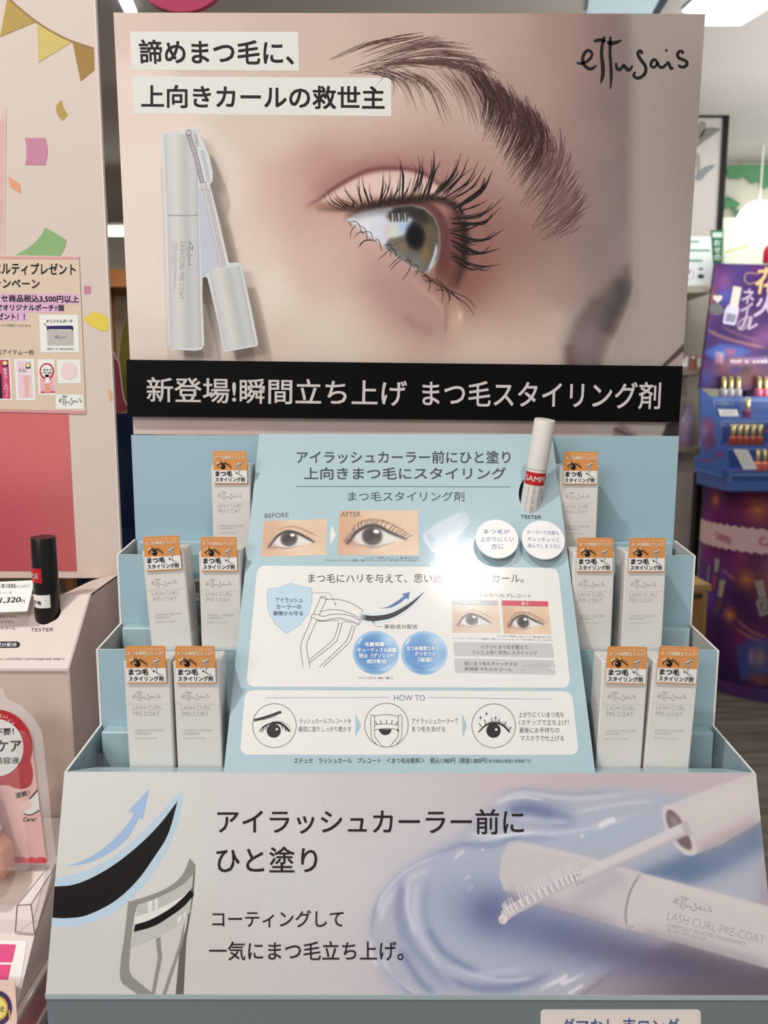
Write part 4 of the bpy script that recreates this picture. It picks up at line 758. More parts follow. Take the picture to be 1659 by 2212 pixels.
# ======================= TESTER TUBE =======================
P0 = IPl(np.array([1147.0]), np.array([1082.0]))[0]; Tt = PY(P0[1]-.007)(np.array([1177.5]), np.array([906.0]))[0]
axv = (Tt-P0)/np.linalg.norm(Tt-P0); Lt = np.linalg.norm(Tt-P0); Rt = .00585
tt = thing('mascara_tester', P0-axv*.026, 'white mascara tester with a red sticker standing in the hole of the blue panel', 'mascara')
CR = mat('matt_white_plastic', (226, 221, 214), .42, .4)
bd = MB().lathe([(.0052, -.026), (Rt, -.024), (Rt, Lt*.40), (Rt*.93, Lt*.402), (Rt*.93, Lt*.415)], CR, P0, axv, 48)
sd = np.cross(axv, [0, -1., 0]); sd = -sd/np.linalg.norm(sd); 
if sd[0] < 0: sd = -sd
fw = np.cross(sd, axv); fw = fw if fw[1] < 0 else -fw
def cyl(rad, a0=0.0):
    def fn(x, y, h=0):   # x = mm around the tube (0 faces the front), y = mm down from the cap seam
        a = np.asarray(x, float)*.001/rad+a0; z = Lt*.40-np.asarray(y, float)*.001; r = rad+h
        return P0+axv*z[..., None]+(sd*np.sin(a)[..., None]+fw*np.cos(a)[..., None])*r
    return fn
def bend(mb, fn, x0, y0, x1, y1, m, h, n=24):
    t = np.linspace(x0, x1, n); mb.add(fn(np.concatenate([t, t]), np.concatenate([np.full(n, y0), np.full(n, y1)]), h), [(i, i+1, n+i+1, n+i) for i in range(n-1)], m)
cf = cyl(Rt)
cf2 = vertical(cf, -.2, 9.3, math.pi/2); bd.logo(cf2, (0, -5.0, 11.5, -2.2), ink(150, 146, 140), .0001); bd.text(cf2, 'LASH CURL PRE-COAT', (0, -.8, 22, 1.0), ink(150, 146, 140), .0001); bd.text(cf2, 'CAREFULLY SELECTED INGREDIENTS', (0, 3.2, 18, 4.0), ink(160, 156, 150), .0001)
bd.build('tube', tt, smooth=True, auto=35)
MB().lathe([(Rt*.9, Lt*.412), (Rt*1.03, Lt*.413), (Rt*1.03, Lt*.985), (Rt*.98, Lt), (Rt*.6, Lt*1.0005)], CR, P0, axv, 48).build('cap', tt, smooth=True, auto=35)
rs = MB(); bend(rs, cf, -8.2, 1.2, 9.5, 8.6, mat('red_sticker', (190, 28, 34), .35, .5), .00012); rs.text(cf, 'SAMPLE', (-7.0, 3.2, 8.6, 6.4), ink(226, 214, 208), .0002, .02); rs.build('sample_sticker', tt)
# ======================= MASCARA CARTONS =======================
BWd, BDp, BH = 23.0, 17.0, 111.0
def add_box_proto():
    root = thing('mascara_box', (0, 0, 0), 'white mascara carton', 'box')
    CT = mat('carton_white', (226, 222, 216), .34, .4, coat=.25, bump=.12, bscale=160)
    b = MB(); w_, d_, h_ = BWd/2000, BDp/1000, BH/1000; e = .0007
    pr = [(-w_+e, 0), (w_-e, 0), (w_, e), (w_, d_-e), (w_-e, d_), (-w_+e, d_), (-w_, d_-e), (-w_, e)]; n = len(pr)
    lo = [(x, y, 0) for x, y in pr]; hi = [(x, y, h_-.0005) for x, y in pr]; tp = [(x*.965, (y-d_/2)*.965+d_/2, h_) for x, y in pr]
    b.add(lo+hi+tp, [(i, (i+1) % n, n+(i+1) % n, n+i) for i in range(n)]+[(n+i, n+(i+1) % n, 2*n+(i+1) % n, 2*n+i) for i in range(n)]+[tuple(range(2*n, 3*n)), tuple(range(n))[::-1]], CT)
    b.box((-w_*.9, .0006, h_), (w_*.9, d_*.55, h_+.0003), CT)
    f = frame((-w_, 0, h_), (1, 0, 0), (0, 0, 1)); g1 = ink(166, 162, 156); g2 = ink(176, 172, 166); g3 = ink(192, 188, 182)
    b.logo(f, (3.1, 15.3, 17.5, 21.1), g1, .00012, .75); b.text(f, 'LASH CURL', (3.3, 22.8, 18, 25.0), g2, .00012, -.015); b.text(f, 'PRE-COAT', (3.5, 26.0, 16.8, 28.2), g2, .00012, -.015)
    b.text(f, 'CAREFULLY SELECTED', (3.7, 35.4, 18.4, 36.5), g3, .00012, 0, .1); b.text(f, 'INGREDIENTS', (3.7, 37.1, 11.9, 38.2), g3, .00012, 0, .1); b.text(f, '6g NET WT. 0.21OZ', (3.7, 39.7, 15, 40.8), g3, .00012, 0, .1)
    for sx in (-1, 1):   # small print down both sides
        fs = frame((sx*w_, 0 if sx > 0 else d_, h_), (0, sx, 0), (0, 0, 1))
        for k in range(16): b.rect(fs, 2.5, 24+k*1.5, 2.5+random.Random(k).uniform(7, 12), 24.6+k*1.5, g3, .0001)
    b.rect(f, .8, 21.9, 22.2, 22.05, ink(208, 204, 199), .0001)
    b.build('carton', root)
    OR = mat('sticker_orange', (222, 150, 84), .45, .35); s = MB(); sw, sh = 19.6, 19.2
    fn = frame((-sw/2000, -.0012, h_+.0083), (1, 0, 0), (0, 0, 1)); K = lambda q: [((x-212)*.03034, (y-95)*.0288) for x, y in q] if hasattr(q[0], '__len__') else ((q[0]-212)*.03034, (q[1]-95)*.0288, (q[2]-212)*.03034, (q[3]-95)*.0288)
    s.ext(fn, [(0, sh), (0, .9), (.25, .25), (.9, 0), (sw-.9, 0), (sw-.25, .25), (sw, .9), (sw, sh)], OR, -.0006, 0)
    s.poly(fn, [(0, 11.2), (sw, 11.2), (sw, 18.6), (0, 18.6)], WHITE, .00008)
    WT = ink(250, 232, 208)
    s.text(fn, 'アイラッシュカーラー前にひと塗り', K((255, 128, 822, 168)), WT, .0001); s.text(fn, 'まつ毛瞬間立ち上げ！', K((248, 186, 836, 256)), WT, .0001, .03)
    s.text(fn, 'まつ毛', K((250, 497, 570, 604)), INK, .00015, .04); s.text(fn, 'スタイリング剤', K((243, 627, 812, 718)), INK, .00015, .022)
    s.ell(fn, *K([(397, 408)])[0], 1.55, 1.6, INK, .00012); s.ell(fn, *K([(372, 395)])[0], .3, .3, WHITE, .00016)
    s.stroke(fn, spline(K([(325,442),(292,392),(335,350),(400,338),(470,362),(560,440)]), 6), [.15, .5, .55, .6, .5, .3], INK, .00013)
    for p, m_ in (([(300,360),(262,318)], WT), ([(315,350),(290,300)], WT), ([(335,345),(322,284)], WT), ([(360,340),(350,280)], INK), ([(385,338),(385,290)], INK), ([(412,338),(405,276)], WT), ([(440,345),(446,300)], INK), ([(465,355),(480,315)], INK), ([(490,370),(510,335)], INK), ([(515,390),(538,360)], INK), ([(535,412),(560,390)], INK)): s.stroke(fn, K(p), [.4, .14], m_, .00011)
    SV = ink(176, 172, 168); SV2 = ink(222, 218, 212)
    s.poly(fn, K([(638,412),(652,352),(760,312),(768,345),(716,386)]), SV2, .00012); s.stroke(fn, K([(645,392),(710,376),(762,340)]), .38, INK, .00015); s.stroke(fn, K([(650,352),(720,335),(766,298)]), .3, SV, .00014); s.stroke(fn, K([(764,312),(770,296)]), .3, INK, .00016)
    for p in ([(640,405),(618,490),(700,560),(800,612)], [(742,380),(728,480),(700,545),(735,612)], [(690,400),(690,480),(706,540)], [(716,395),(712,480),(706,540)]): s.stroke(fn, K(p), .34, SV, .00014)
    s.stroke(fn, K([(730,590),(800,612)]), .5, SV, .00014); s.ell(fn, *K([(660, 542)])[0], .55, .4, INK, .00018, .5); s.ell(fn, *K([(705, 565)])[0], .35, .3, INK, .00018)
    s.build('header_sticker', root)
    return root
def copy_tree(o, parent=None):
    c = o.copy(); COL.objects.link(c)
    if parent: c.parent = parent
    for ch in [x for x in bpy.data.objects if x.parent == o]: copy_tree(ch, c)
    return c
proto = add_box_proto()
FR = [.0118, .0118, .0075]
boxes = [(2, 455, 541, 1006, 0, 'alone on top tier, side nearest pink display'),
 (1, 308, 396, 1202, -3.2, 'leaning at the middle tier end nearest pink display'),
 (1, 430, 518, 1196, 0, 'beside another leaning carton on the middle tier'),
 (0, 266, 366.5, 1422, -.4, 'at the front tier end nearest pink display'),
 (0, 372.5, 474, 1430, -.4, 'second along front tier from the pink display'),
 (2, 1209, 1297, 1003, 0, 'alone on top tier behind the white tester'),
 (1, 1239, 1330, 1184, 0, 'on middle tier beside the round badges'),
 (1, 1352, 1441, 1190, 0, 'at middle tier end nearest the purple display'),
 (0, 1302, 1403, 1422, 1.2, 'on front tier, between info panel and tilted carton'),
 (0, 1414, 1511, 1427, 2.2, 'tilting at front tier end nearest purple display')]
for i, (k, x0, x1, y, roll, where) in enumerate(boxes):
    o = proto if i == 0 else copy_tree(proto)
    zr, ya, yb = TR[k]; Y = ya+FR[k]; p = PY(Y)(np.array([(x0+x1)/2]), np.array([float(y)]))[0]
    r = math.radians(roll); fl = zr-.0590
    o.location = (p[0]-math.sin(r)*.111, Y, fl+abs(math.sin(r))*.0115+.0002); o.rotation_euler = (0, r, 0)
    o['label'] = 'white mascara carton with orange sticker '+where; o['group'] = 'mascara cartons on the blue display'
    sc = (p[2]-fl)/.111
    print('box', i, 'top z px', round(p[2], 4), 'height', round((p[2]-fl)*1000, 1))
def marks(mb, fn, x0, y0, x1, y1, m, h, n):   # small print too fine to read
    r = random.Random(int(x0*7+y0)); k = (x1-x0)/n
    for i in range(n):
        if r.random() < .82: mb.rect(fn, x0+i*k, y0+r.uniform(0, .3)*(y1-y0), x0+(i+r.uniform(.55, .8))*k, y1-r.uniform(0, .3)*(y1-y0), m, h)
# ======================= PINK NEIGHBOUR DISPLAY =======================
PINKC = mat('pale_pink_card', (217, 200, 188), .5, .3); PINKT = mat('pink_white_card', (224, 208, 200), .4, .4, coat=.15); PSHADED = mat('shaded_pink_card', (204, 156, 144), .6, .3); PGY = mat('pink_grey_card', (196, 176, 170), .5, .35)
PXR = -.1745
pd = thing('promotion_display', (-.30, .46, .99), 'pale pink cardboard display with gold bunting and a paper campaign notice', 'display stand')
BP = PY(.50); p = MB(); V3 = lambda pl, L, h=0: pl(np.array([a for a, _ in L], float), np.array([b for _, b in L], float), h)
zt, zb = 1.68, 1.185
p.box((-.47, .5001, zb), (PXR, .5031, zt), PINKC)
p.box((PXR, .4999, zb), (PXR+.0006, .5033, zt), mat('pink_edge', (240, 226, 220), .5, .3))
Z1 = zc(3.95, 0, 0); Z2_ = zc(5.53, 0, 540); Z3 = zc(6.146, 0, 1120)
def gold(pts, c0=(196, 166, 88), c1=(146, 112, 46)):
    p.poly(BP, pts, ink(*c0, .4), .0002)
e = None
GOLD = [ink(178, 148, 72, .4), ink(206, 184, 104, .4), ink(158, 122, 54, .4)]
p.stroke(BP, spline(Z1([(40,-60),(120,30),(310,185),(480,290),(620,355),(800,415)]), 8), 4.5, ink(150, 118, 62, .4), .00025)
p.poly(BP, Z1([(62,-8),(300,190),(0,315)]), GOLD[0], .0002); p.poly(BP, Z1([(318,200),(608,362),(330,532)]), GOLD[1], .0002); p.poly(BP, Z1([(620,365),(800,430),(806,596),(688,694)]), GOLD[2], .0002)
p.poly(BP, spline(Z1([(528,855),(540,915),(580,980)]), 5)+spline(Z1([(530,1030),(490,980),(478,930),(482,895)]), 5), GOLD[0], .0002)
p.poly(BP, Z1([(212,1177),(388,1178)])+spline(Z1([(388,1178),(405,1260),(402,1340),(386,1408)]), 5)+spline(Z1([(214,1406),(226,1330),(224,1250),(212,1177)]), 5), ink(200, 134, 160), .0002)
p.poly(BP, Z1([(68,1500),(168,1568),(180,1652),(90,1598)]), ink(226, 160, 122), .0002)
p.poly(BP, spline(Z1([(100,2190),(250,2110),(340,2020),(388,1940)]), 5)+spline(Z1([(568,2048),(550,2120),(510,2190)]), 5), ink(142, 178, 122), .0002)
p.poly(BP, Z2_([(1003,428),(1080,430)])+spline(Z2_([(1080,430),(1086,480),(1080,526)]), 4)+Z2_([(1003,524)]), ink(200, 134, 164), .0002)
p.poly(BP, Z2_([(988,822),(1125,730),(1296,808),(1303,945)])+spline(Z2_([(1303,945),(1258,973),(1170,950),(1060,890),(988,822)]), 4), ink(226, 204, 84), .0002)
p.poly(BP, Z2_([(1290,1665),(1340,1695),(1343,1800),(1310,1798)]), ink(226, 166, 122), .0002)
# pink block at the bottom and the pictured pink tube at the edge
e = Img([(-90, 880), (147, 880), (166, 1234), (-90, 1234)], 30, 20, (196, 98, 102)); e.field([(160,900,(212,116,114)),(160,1200,(196,102,104)),(0,1200,(186,82,94)),(0,900,(208,110,110))], 90); p.image(BP, e, HPR, .0002)
e = Img([(-60, 232), (14, 232), (10, 562), (-60, 562)], 30, 30, (217, 200, 188)); e.area([(-80,250),(-10,236),(6,242),(11,262),(8,300),(4,560),(-80,560)], (222,178,172), 5); e.line([(9,262),(8,300),(3,560)], 3, (206,164,158), .7, 5); e.line([(0,240),(3,262)], 5, (238,214,206), .8, 4); p.image(BP, e, HPR, .00022)
p.build('board', pd, 'pink board with gold bunting and confetti shapes')
# paper notice
n_ = MB(); NQ = [(-140, 548), (171, 554.5), (186, 892.5), (-140, 884)]
PAP = mat('paper_beige', (222, 200, 176), .5, .3); n_.ext(BP, NQ, PAP, .0004, .0012, EDGE); H0 = .0014
def NR(x0, y0, x1, y1, m, h=H0): n_.rect(BP, *ZQ((x0, y0, x1, y1)), m, h)
ZQ = Z2_
n_.poly(BP, Z2_([(-700,72),(945,84),(947,116),(-700,104)]), ink(222, 160, 160), H0); n_.poly(BP, Z2_([(-700,1880),(1022,1924),(1026,1960),(-700,1916)]), ink(214, 156, 156), H0)
LAV = ink(222, 180, 210); n_.poly(BP, Z2_([(-700,510),(945,528),(946,646),(-700,640)]), LAV, H0); n_.poly(BP, Z2_([(-700,638),(766,648),(768,748),(-700,745)]), LAV, H0); n_.poly(BP, Z2_([(-700,745),(322,746),(328,850),(-700,845)]), LAV, H0)
def NT(t, q, m=INK, off=.02, h=H0+.0002): n_.text(BP, t, Z2_(q), m, h, off)
NT('ノベルティプレゼント', [(-190,150),(905,166),(905,303),(-190,290)]); NT('キャンペーン', [(-190,342),(475,352),(475,466),(-190,456)])
NT('エテュセ商品税込3,500円以上', [(-252,532),(945,548),(945,634),(-252,620)], INK, .03); NT('ご購入でオリジナルポーチ1個', [(-262,646),(765,656),(765,730),(-262,722)], INK, .03); NT('プレゼント！！', [(-170,750),(300,762),(300,836),(-170,826)], INK, .03)
NT('※なくなり次第終了となります。', [(-60,882),(376,892),(376,922),(-60,912)], TXT, 0); NT('対象商品アイテム一例', [(-232,1180),(405,1192),(405,1258),(-232,1248)], TXT, 0)
CW = ink(238, 238, 232); 
for q_ in ([(472,775),(935,775),(952,1222),(492,1222)], [(-120,1296),(128,1300),(155,1792),(-120,1788)], [(173,1303),(410,1303),(432,1796),(203,1798)], [(450,1305),(655,1305),(668,1735),(470,1730)], [(685,1310),(963,1310),(973,1592),(695,1594)], [(665,1724),(995,1728),(1006,1898),(675,1900)]): n_.poly(BP, Z2_(q_), CW, H0+.0001)
NT('オリジナルポーチ', (557,830,872,872)); n_.poly(BP, rquad(Z2_([(564,950),(884,955),(886,1143),(572,1145)]), 1.5), ink(196, 188, 182), H0+.0002); n_.poly(BP, rquad(Z2_([(560,918),(590,908),(870,904),(882,930),(880,965),(850,948),(590,946),(566,960)]), 1), ink(48, 40, 104), H0+.0003); n_.stroke(BP, Z2_([(528,882),(545,892),(575,920)]), 1.6, ink(60, 60, 70), H0+.0003); n_.logo(BP, Z2_((655,1020,792,1072)), ink(70, 70, 110), H0+.0003, 1.3)
NT('【本体サイズ】 約W120×H90mm', (570,1170,890,1196), TXT, .01); n_.logo(BP, Z2_((700,1735,978,1875)), INK, H0+.0003)
MG = ink(206, 70, 108); GM = ink(226, 206, 110); H2_ = H0+.0002
n_.poly(BP, Z2_([(-110,1312),(108,1312),(133,1775),(-110,1772)]), MG, H2_); n_.poly(BP, Z2_([(-60,1478),(22,1478),(38,1775),(-60,1775)]), ink(44, 24, 28), H2_+.0001)
n_.rect(BP, *Z2_((64, 1546, 70, 1580)), BW, H2_+.0002)
for k, ch in enumerate('最強カ　ルロック'):
    if ch == '　': continue
    n_.text(BP, ch, Z2_((46+k*3, 1412+k*44, 88+k*3, 1450+k*44)) if ch not in 'ッ' else Z2_((58+k*3, 1420+k*44, 86+k*3, 1446+k*44)), BW, H2_+.0002, .01)
def medal(cx, cy, r): 
    x, y = Z2_([(cx, cy)])[0]; n_.ell(BP, x, y, r/5.53, r/5.53, ink(60, 40, 80), H2_+.0002, 0, 24); n_.ell(BP, x, y, r*.85/5.53, r*.85/5.53, GM, H2_+.0003, 0, 24); n_.ell(BP, x, y, r*.6/5.53, r*.6/5.53, ink(240, 226, 150), H2_+.00035, 0, 24); n_.poly(BP, Z2_([(cx-r, cy+r*.7), (cx+r, cy+r*.7), (cx+r*.9, cy+r*1.25), (cx-r*.9, cy+r*1.25)]), ink(60, 40, 80), H2_+.0004)
medal(65, 1352, 34)
n_.poly(BP, Z2_([(205,1322),(375,1325),(398,1768),(228,1772)]), ink(234, 204, 214), H2_); n_.poly(BP, Z2_([(220,1395),(388,1398),(393,1495),(226,1495)]), ink(240, 222, 226), H2_+.0001); n_.poly(BP, Z2_([(280,1510),(360,1510),(345,1765),(310,1765)]), ink(232, 184, 170), H2_+.0001); n_.ell(BP, *Z2_([(293,1343)])[0], 2, 2, CW, H2_+.0001); medal(342, 1378, 31); marks(n_, BP, *Z2_((230,1428,330,1444)), TXT, H2_+.0002, 6); marks(n_, BP, *Z2_((232,1450,365,1466)), TXT, H2_+.0002, 8); marks(n_, BP, *Z2_((228,1403,300,1417)), MG, H2_+.0002, 9)
x, y = Z2_([(565,1450)])[0]; n_.ell(BP, x, y, 16, 18, ink(198, 66, 86), H2_); n_.ell(BP, x-.3, y-.6, 12.4, 13.5, CW, H2_+.0001); n_.poly(BP, Z2_([(480,1525),(650,1500),(662,1705),(492,1712)]), ink(232, 176, 190), H2_-.00004); n_.poly(BP, Z2_([(490,1690),(662,1685),(664,1706),(492,1712)]), MG, H2_)
NT('爪ケア', (520,1420,622,1455), INK, .03, H2_+.0002); NT('ツヤ出し美容液', (508,1460,622,1480), INK, .02, H2_+.0002); n_.poly(BP, Z2_([(545,1490),(592,1490),(592,1590),(550,1592)]), ink(246, 240, 236), H2_+.0001); n_.poly(BP, rquad(Z2_([(545,1592),(600,1590),(615,1700),(535,1705)]), 2), ink(232, 160, 140), H2_+.0001)
n_.ell(BP, *Z2_([(829,1450)])[0], 18.6, 19, ink(232, 204, 204), H2_); n_.ell(BP, *Z2_([(829,1450)])[0], 17.2, 17.6, ink(238, 214, 212), H2_+.0001)
n_.build('campaign_notice', pd, 'beige paper notice with lavender highlights')
# tray body: recess, sloping top, front, side wall
ys, zs = .4471, 1.1872; yf, zf = .4108, 1.1542
b = MB()
S1 = Plane((0, ys, zs), (0, -(zs-zf), ys-yf))
b.slab([(-.47, ys, zs), (PXR-.0012, ys, zs), (PXR-.0012, yf, zf), (-.47, yf, zf)], [(-.47, ys, zs-.0015), (PXR-.0012, ys, zs-.0015), (PXR-.0012, yf, zf-.0015), (-.47, yf, zf-.0015)], PINKT)
def S(t, q, m=INK, off=0, sh=.18, h=.0003): b.text(S1, t, Z3(q), m, h, off, sh)
S('TESTER', [(412,1455),(712,1452),(705,1500),(408,1502)], INK, 0, .12); S('根もとから', [(-20,1285),(222,1284),(218,1320),(-26,1322)], PSHADED if 0 else ink(120, 96, 92)); S('ダマなし', (5,1355,190,1390), ink(110, 88, 86)); S('ストレートコーム', (-190,1442,202,1480), ink(60, 48, 48))
b.poly(S1, rquad(Z3([(-260,1636),(240,1634),(270,1660),(262,1700),(232,1718),(-280,1722)]), 4), INK, .0003); S('美容成分配合', (-190,1650,228,1704), BW, .01, .1, .0005)
S('税込1,320円(税抜1,200円)', (-60,1850,455,1886), TXT, -.005); S('表示価格は希望小売価格です', (462,1853,862,1882), TXT)
b.ell(S1, 104.5, 1321, 27, 23, mat('hole_black', (22, 18, 18), .9, .1), .0003, -.25)
b.box((-.47, .412, .99), (PXR-.0012, .4126, zf), PGY if 0 else mat('pink_front_card', (206, 186, 176), .5, .3))
b.build('sloping_top', pd, 'white pink sloping top with printed TESTER')
b = MB(); b.box((-.47, .447, 1.155), (PXR-.001, .4995, 1.157), PSHADED); b.box((-.47, .446, 1.157), (PXR-.0012, .4472, zs-.0016), PSHADED); b.build('recess', pd)  # recess shadow put into the colour as a browner pink
b = MB(); sw_ = [(.4995, .99), (.4995, 1.1886), (ys, 1.1874), (yf, zf), (yf+.001, .99)]
o_ = np.array([(PXR, y_, z_) for y_, z_ in sw_]); i_ = o_-np.array([.0012, 0, 0]); b.slab(o_, i_, PGY); b.build('side_wall', pd)
b = MB(); b.slab([(PXR-.0192, .4985, 1.1838), (PXR, .4985, 1.1888), (PXR, ys, 1.1876), (PXR-.0192, ys, zs-.001)], [(PXR-.0192, .4985, 1.1828), (PXR, .4985, 1.1878), (PXR, ys, 1.1866), (PXR-.0192, ys, zs-.002)], PINKT); b.build('rim_strip', pd)
# price card standing on the slope
c_ = S1.o+S1.n*.007; CPl = Plane(c_, S1.n+np.array([.02, .06, -.05])); b = MB()
b.ext(CPl, Z3([(-420,858),(462,818),(360,1230),(-420,1258)]), mat('price_paper', (236, 238, 234), .45, .4), -.0006, 0)
barcode(b, CPl, *Z3((-60, 868, 205, 924)), INK, .0001, 22, 5); b.text(CPl, '4901234085472', Z3([(205,888),(402,876),(400,918),(205,924)]), TXT, .0001, -.01, .1); b.text(CPl, 'マスカラベース', Z3([(-330,972),(160,966),(158,1005),(-332,1012)]), INK, .0001, 0, .2); b.text(CPl, '1,320', Z3([(0,1052),(278,1044),(272,1122),(-4,1132)]), INK, .0001, .02, .2); b.text(CPl, '円', Z3((276, 1080, 330, 1122)), INK, .0001, .01)
b.stroke(CPl, Z3([(300,1215),(360,1230)]), .1, INK, .0001)
tag(b.build('price_card', None, None, off=c_), 'white price card with barcode and 1,320 yen on the pink display slope', 'price card')
# black tester
B0 = S1(np.array([103.0]), np.array([1320.0]))[0]; T0 = PY(B0[1]-.0015)(np.array([93.0]), np.array([1160.0]))[0]; av = T0-B0; L_ = np.linalg.norm(av); av /= L_; rb = .0069
bt = thing('mascara_base_tester', B0-av*.022, 'black mascara base tester standing in the pink display', 'mascara')
BKP = mat('black_plastic', (20, 17, 17), .32, .45)
MB().lathe([(rb*.9, -.022), (rb*1.02, -.020), (rb*1.02, L_*.36), (rb*.95, L_*.368), (rb*.95, L_*.40)], BKP, B0, av, 48).build('tube', bt, smooth=True, auto=35)
MB().lathe([(rb*.9, L_*.375), (rb, L_*.376), (rb, L_*.99), (rb*.97, L_), (rb*.5, L_*1.0004)], BKP, B0, av, 48).build('cap', bt, smooth=True, auto=35)
sd2 = np.cross(av, [0, -1., 0]); sd2 = sd2 if sd2[0] > 0 else -sd2; sd2 /= np.linalg.norm(sd2); fw2 = np.cross(sd2, av); fw2 = fw2 if fw2[1] < 0 else -fw2
def cyl2(x, y, h=0):
    a = np.asarray(x, float)*.001/rb; z = L_-np.asarray(y, float)*.001; r = rb*1.02+h
    return B0+av*z[..., None]+(sd2*np.sin(a)[..., None]+fw2*np.cos(a)[..., None])*r
mmpp = L_*1000/161.0
b = MB(); bend(b, cyl2, -14, 62*mmpp, 1.0, 93*mmpp, mat('red_sticker'), .0001); b.text(cyl2, 'SAMPLE', (-14.5, 73*mmpp, -1.0, 83*mmpp), ink(226, 214, 208), .0002, .02); b.build('sample_sticker', bt)
b = MB(); bend(b, cyl2, -11, 119*mmpp, 4.6, 147*mmpp, WHITE, .0001); b.text(cyl2, '下地', (-5.5, 131*mmpp, -.3, 140*mmpp), INK, .0002, .01); b.build('paper_label', bt)

# lower tray: platform, clear plastic tray, front box, stickers, badge card
pf = thing('nail_care_tray', (-.30, .37, .99), 'pale pink low tray with magenta stickers in front of the pink display', 'display stand')
b = MB(); xr = PXR; pts = [(.4105, 1.066), (.378, 1.0575), (.3519, 1.0365), (.318, 1.003), (.318, .99), (.4105, .99)]
o_ = np.array([(xr, y_, z_) for y_, z_ in pts]); i_ = np.array([(-.47, y_, z_) for y_, z_ in pts]); b.slab(o_, i_, PINKT, PINKT); b.build('tray_body', pf, bevel=.0006)
FB = Plane((0, .3519, 1.0365), (0, -(1.0365-1.003), .3519-.318)); Z5_ = zc(5.946, 0, 1840)
b = MB(); b.poly(FB, rquad(Z5_([(-300,1130),(350,1145),(255,1720),(-300,1720)]), 6), WHITE, .0006); MGT = ink(222, 74, 130, .4)
b.poly(FB, rquad(Z5_([(-300,1180),(212,1192),(160,1422),(-300,1418)]), 3), MGT, .0009); b.poly(FB, rquad(Z5_([(-300,1448),(148,1450),(100,1670),(-300,1670)]), 3), MGT, .0009); b.build('magenta_label', pf)
AQ = Plane(FB.o+FB.n*.006, FB.n); b = MB()
b.ext(AQ, rquad(Z5_([(-300,1630),(190,1650),(222,2170),(140,2500),(-300,2500)]), 9), mat('badge_card', (214, 184, 170), .45, .35), -.0006, 0)
cx, cy = Z5_([(-28, 2010)])[0]; b.ell(AQ, cx, cy, 31, 38, ink(58, 36, 78), .0002); b.ell(AQ, cx, cy, 22, 27, ink(190, 158, 66, .35), .0004); b.ell(AQ, cx, cy, 18, 22.5, ink(226, 202, 120, .35), .0006); b.text(AQ, 'cosme', [(cx-26, cy-4), (cx+14, cy-4), (cx+14, cy+8), (cx-26, cy+8)], INK, .0008)
for k in range(6):
    x, y = cx+25+k*.3, cy+6+k*3.4; b.ell(AQ, x, y, 2.4, 1.4, ink(206, 176, 80, .35), .0004, .6)
b.build('award_badge', pf, 'gold and purple award medal card')
# striped card edges seen beside the tray
b = MB(); b.box((PXR+.0005, .318, .99), (PXR+.003, .395, 1.012), mat('pink_stripe', (220, 150, 150), .5, .3)); b.box((PXR+.0003, .318, 1.012), (PXR+.0032, .395, 1.0145), PINKT); b.box((PXR+.0003, .318, .99), (PXR+.0045, .36, .9965), PINKT)
b.build('striped_rail', pf)
# clear plastic tray: thin open box with visible edges
CLR = mat('clear_plastic', (250, 246, 244), .06, .6, alpha=.16); 
ct = thing('plastic_tray', (-.24, .37, 1.06), 'clear plastic tray corner on the pale pink low tray', 'tray')
P_ = lambda x, y, Y: PY(Y)(np.array([float(x)]), np.array([float(y)]))[0]
A_, B_, Cc, D_ = P_(37, 1956, .3512), P_(67, 1954, .3500), P_(118, 1874, .3777), P_(104, 1873, .3770)
A2, B2, C2_ = P_(33, 2014, .3516), P_(75, 2018, .3512), P_(119, 1896, .3777)
b = MB(); 
for q_ in ([A_, B_, Cc, D_], [A_, B_, B2, A2], [B_, Cc, C2_, B2], [A_+np.array([-.1, 0, 0]), A_, A2, A2+np.array([-.1, 0, 0])]):
    q_ = np.array(q_); nn = np.cross(q_[1]-q_[0], q_[2]-q_[0]); nn /= np.linalg.norm(nn); b.slab(q_, q_+nn*.0004, CLR)
b.build('tray_wall', ct)
b = MB(); EP = mat('plastic_edge', (150, 128, 122), .2, .5)
def rod(mb, a, c, r, m, n=6): a = np.array(a); c = np.array(c); L = np.linalg.norm(c-a); mb.lathe([(r, 0), (r, L)], m, a, (c-a)/L, n)
for a, c in ((A_, B_), (B_, Cc), (A_, D_), (A_, A2), (B_, B2), (B2, C2_), (A2, B2)): rod(b, a, c, .0003, EP)
b.build('tray_edge', ct)
# blister pack of nail serum
NB = Plane((0, .388, 1.10), (.05, -1, .16)); Z4_ = zc(5.82, 0, 1480)
bp_ = thing('nail_care_pack', P_(20, 1860, .388), 'blister pack of nail serum with red ring card on the pink tray', 'cosmetic pack')
b = MB(); CARDP = mat('pack_pink', (224, 176, 172), .4, .4)
b.ext(NB, Z4_([(-250,650),(395,650),(420,900),(470,1300),(520,1700),(585,2230),(-250,2240)]), CARDP, -.0006, 0)
x0, y0 = Z4_([(-40,785)])[0]; b.ell(NB, x0, y0, 77, 82, mat('ring_red', (176, 34, 42), .4, .4), .0003); b.poly(NB, spline(Z4_([(-300,1000),(330,850),(385,960),(415,1130),(380,1260),(270,1305),(160,1285),(80,1258),(-300,1260)]), 6, False), mat('ring_red'), .00028); b.ell(NB, x0, y0, 58, 62, mat('pack_white', (220, 216, 212), .35, .4), .0006)
b.text(NB, '不要！', Z4_([(-60,548),(175,540),(175,622),(-60,628)]), INK, .0008, .025); b.text(NB, '爪ケア', Z4_([(-190,690),(265,684),(262,836),(-190,842)]), INK, .0008, .03); b.text(NB, '美容液', Z4_([(-60,905),(240,902),(240,985),(-60,990)]), INK, .0008, .015)
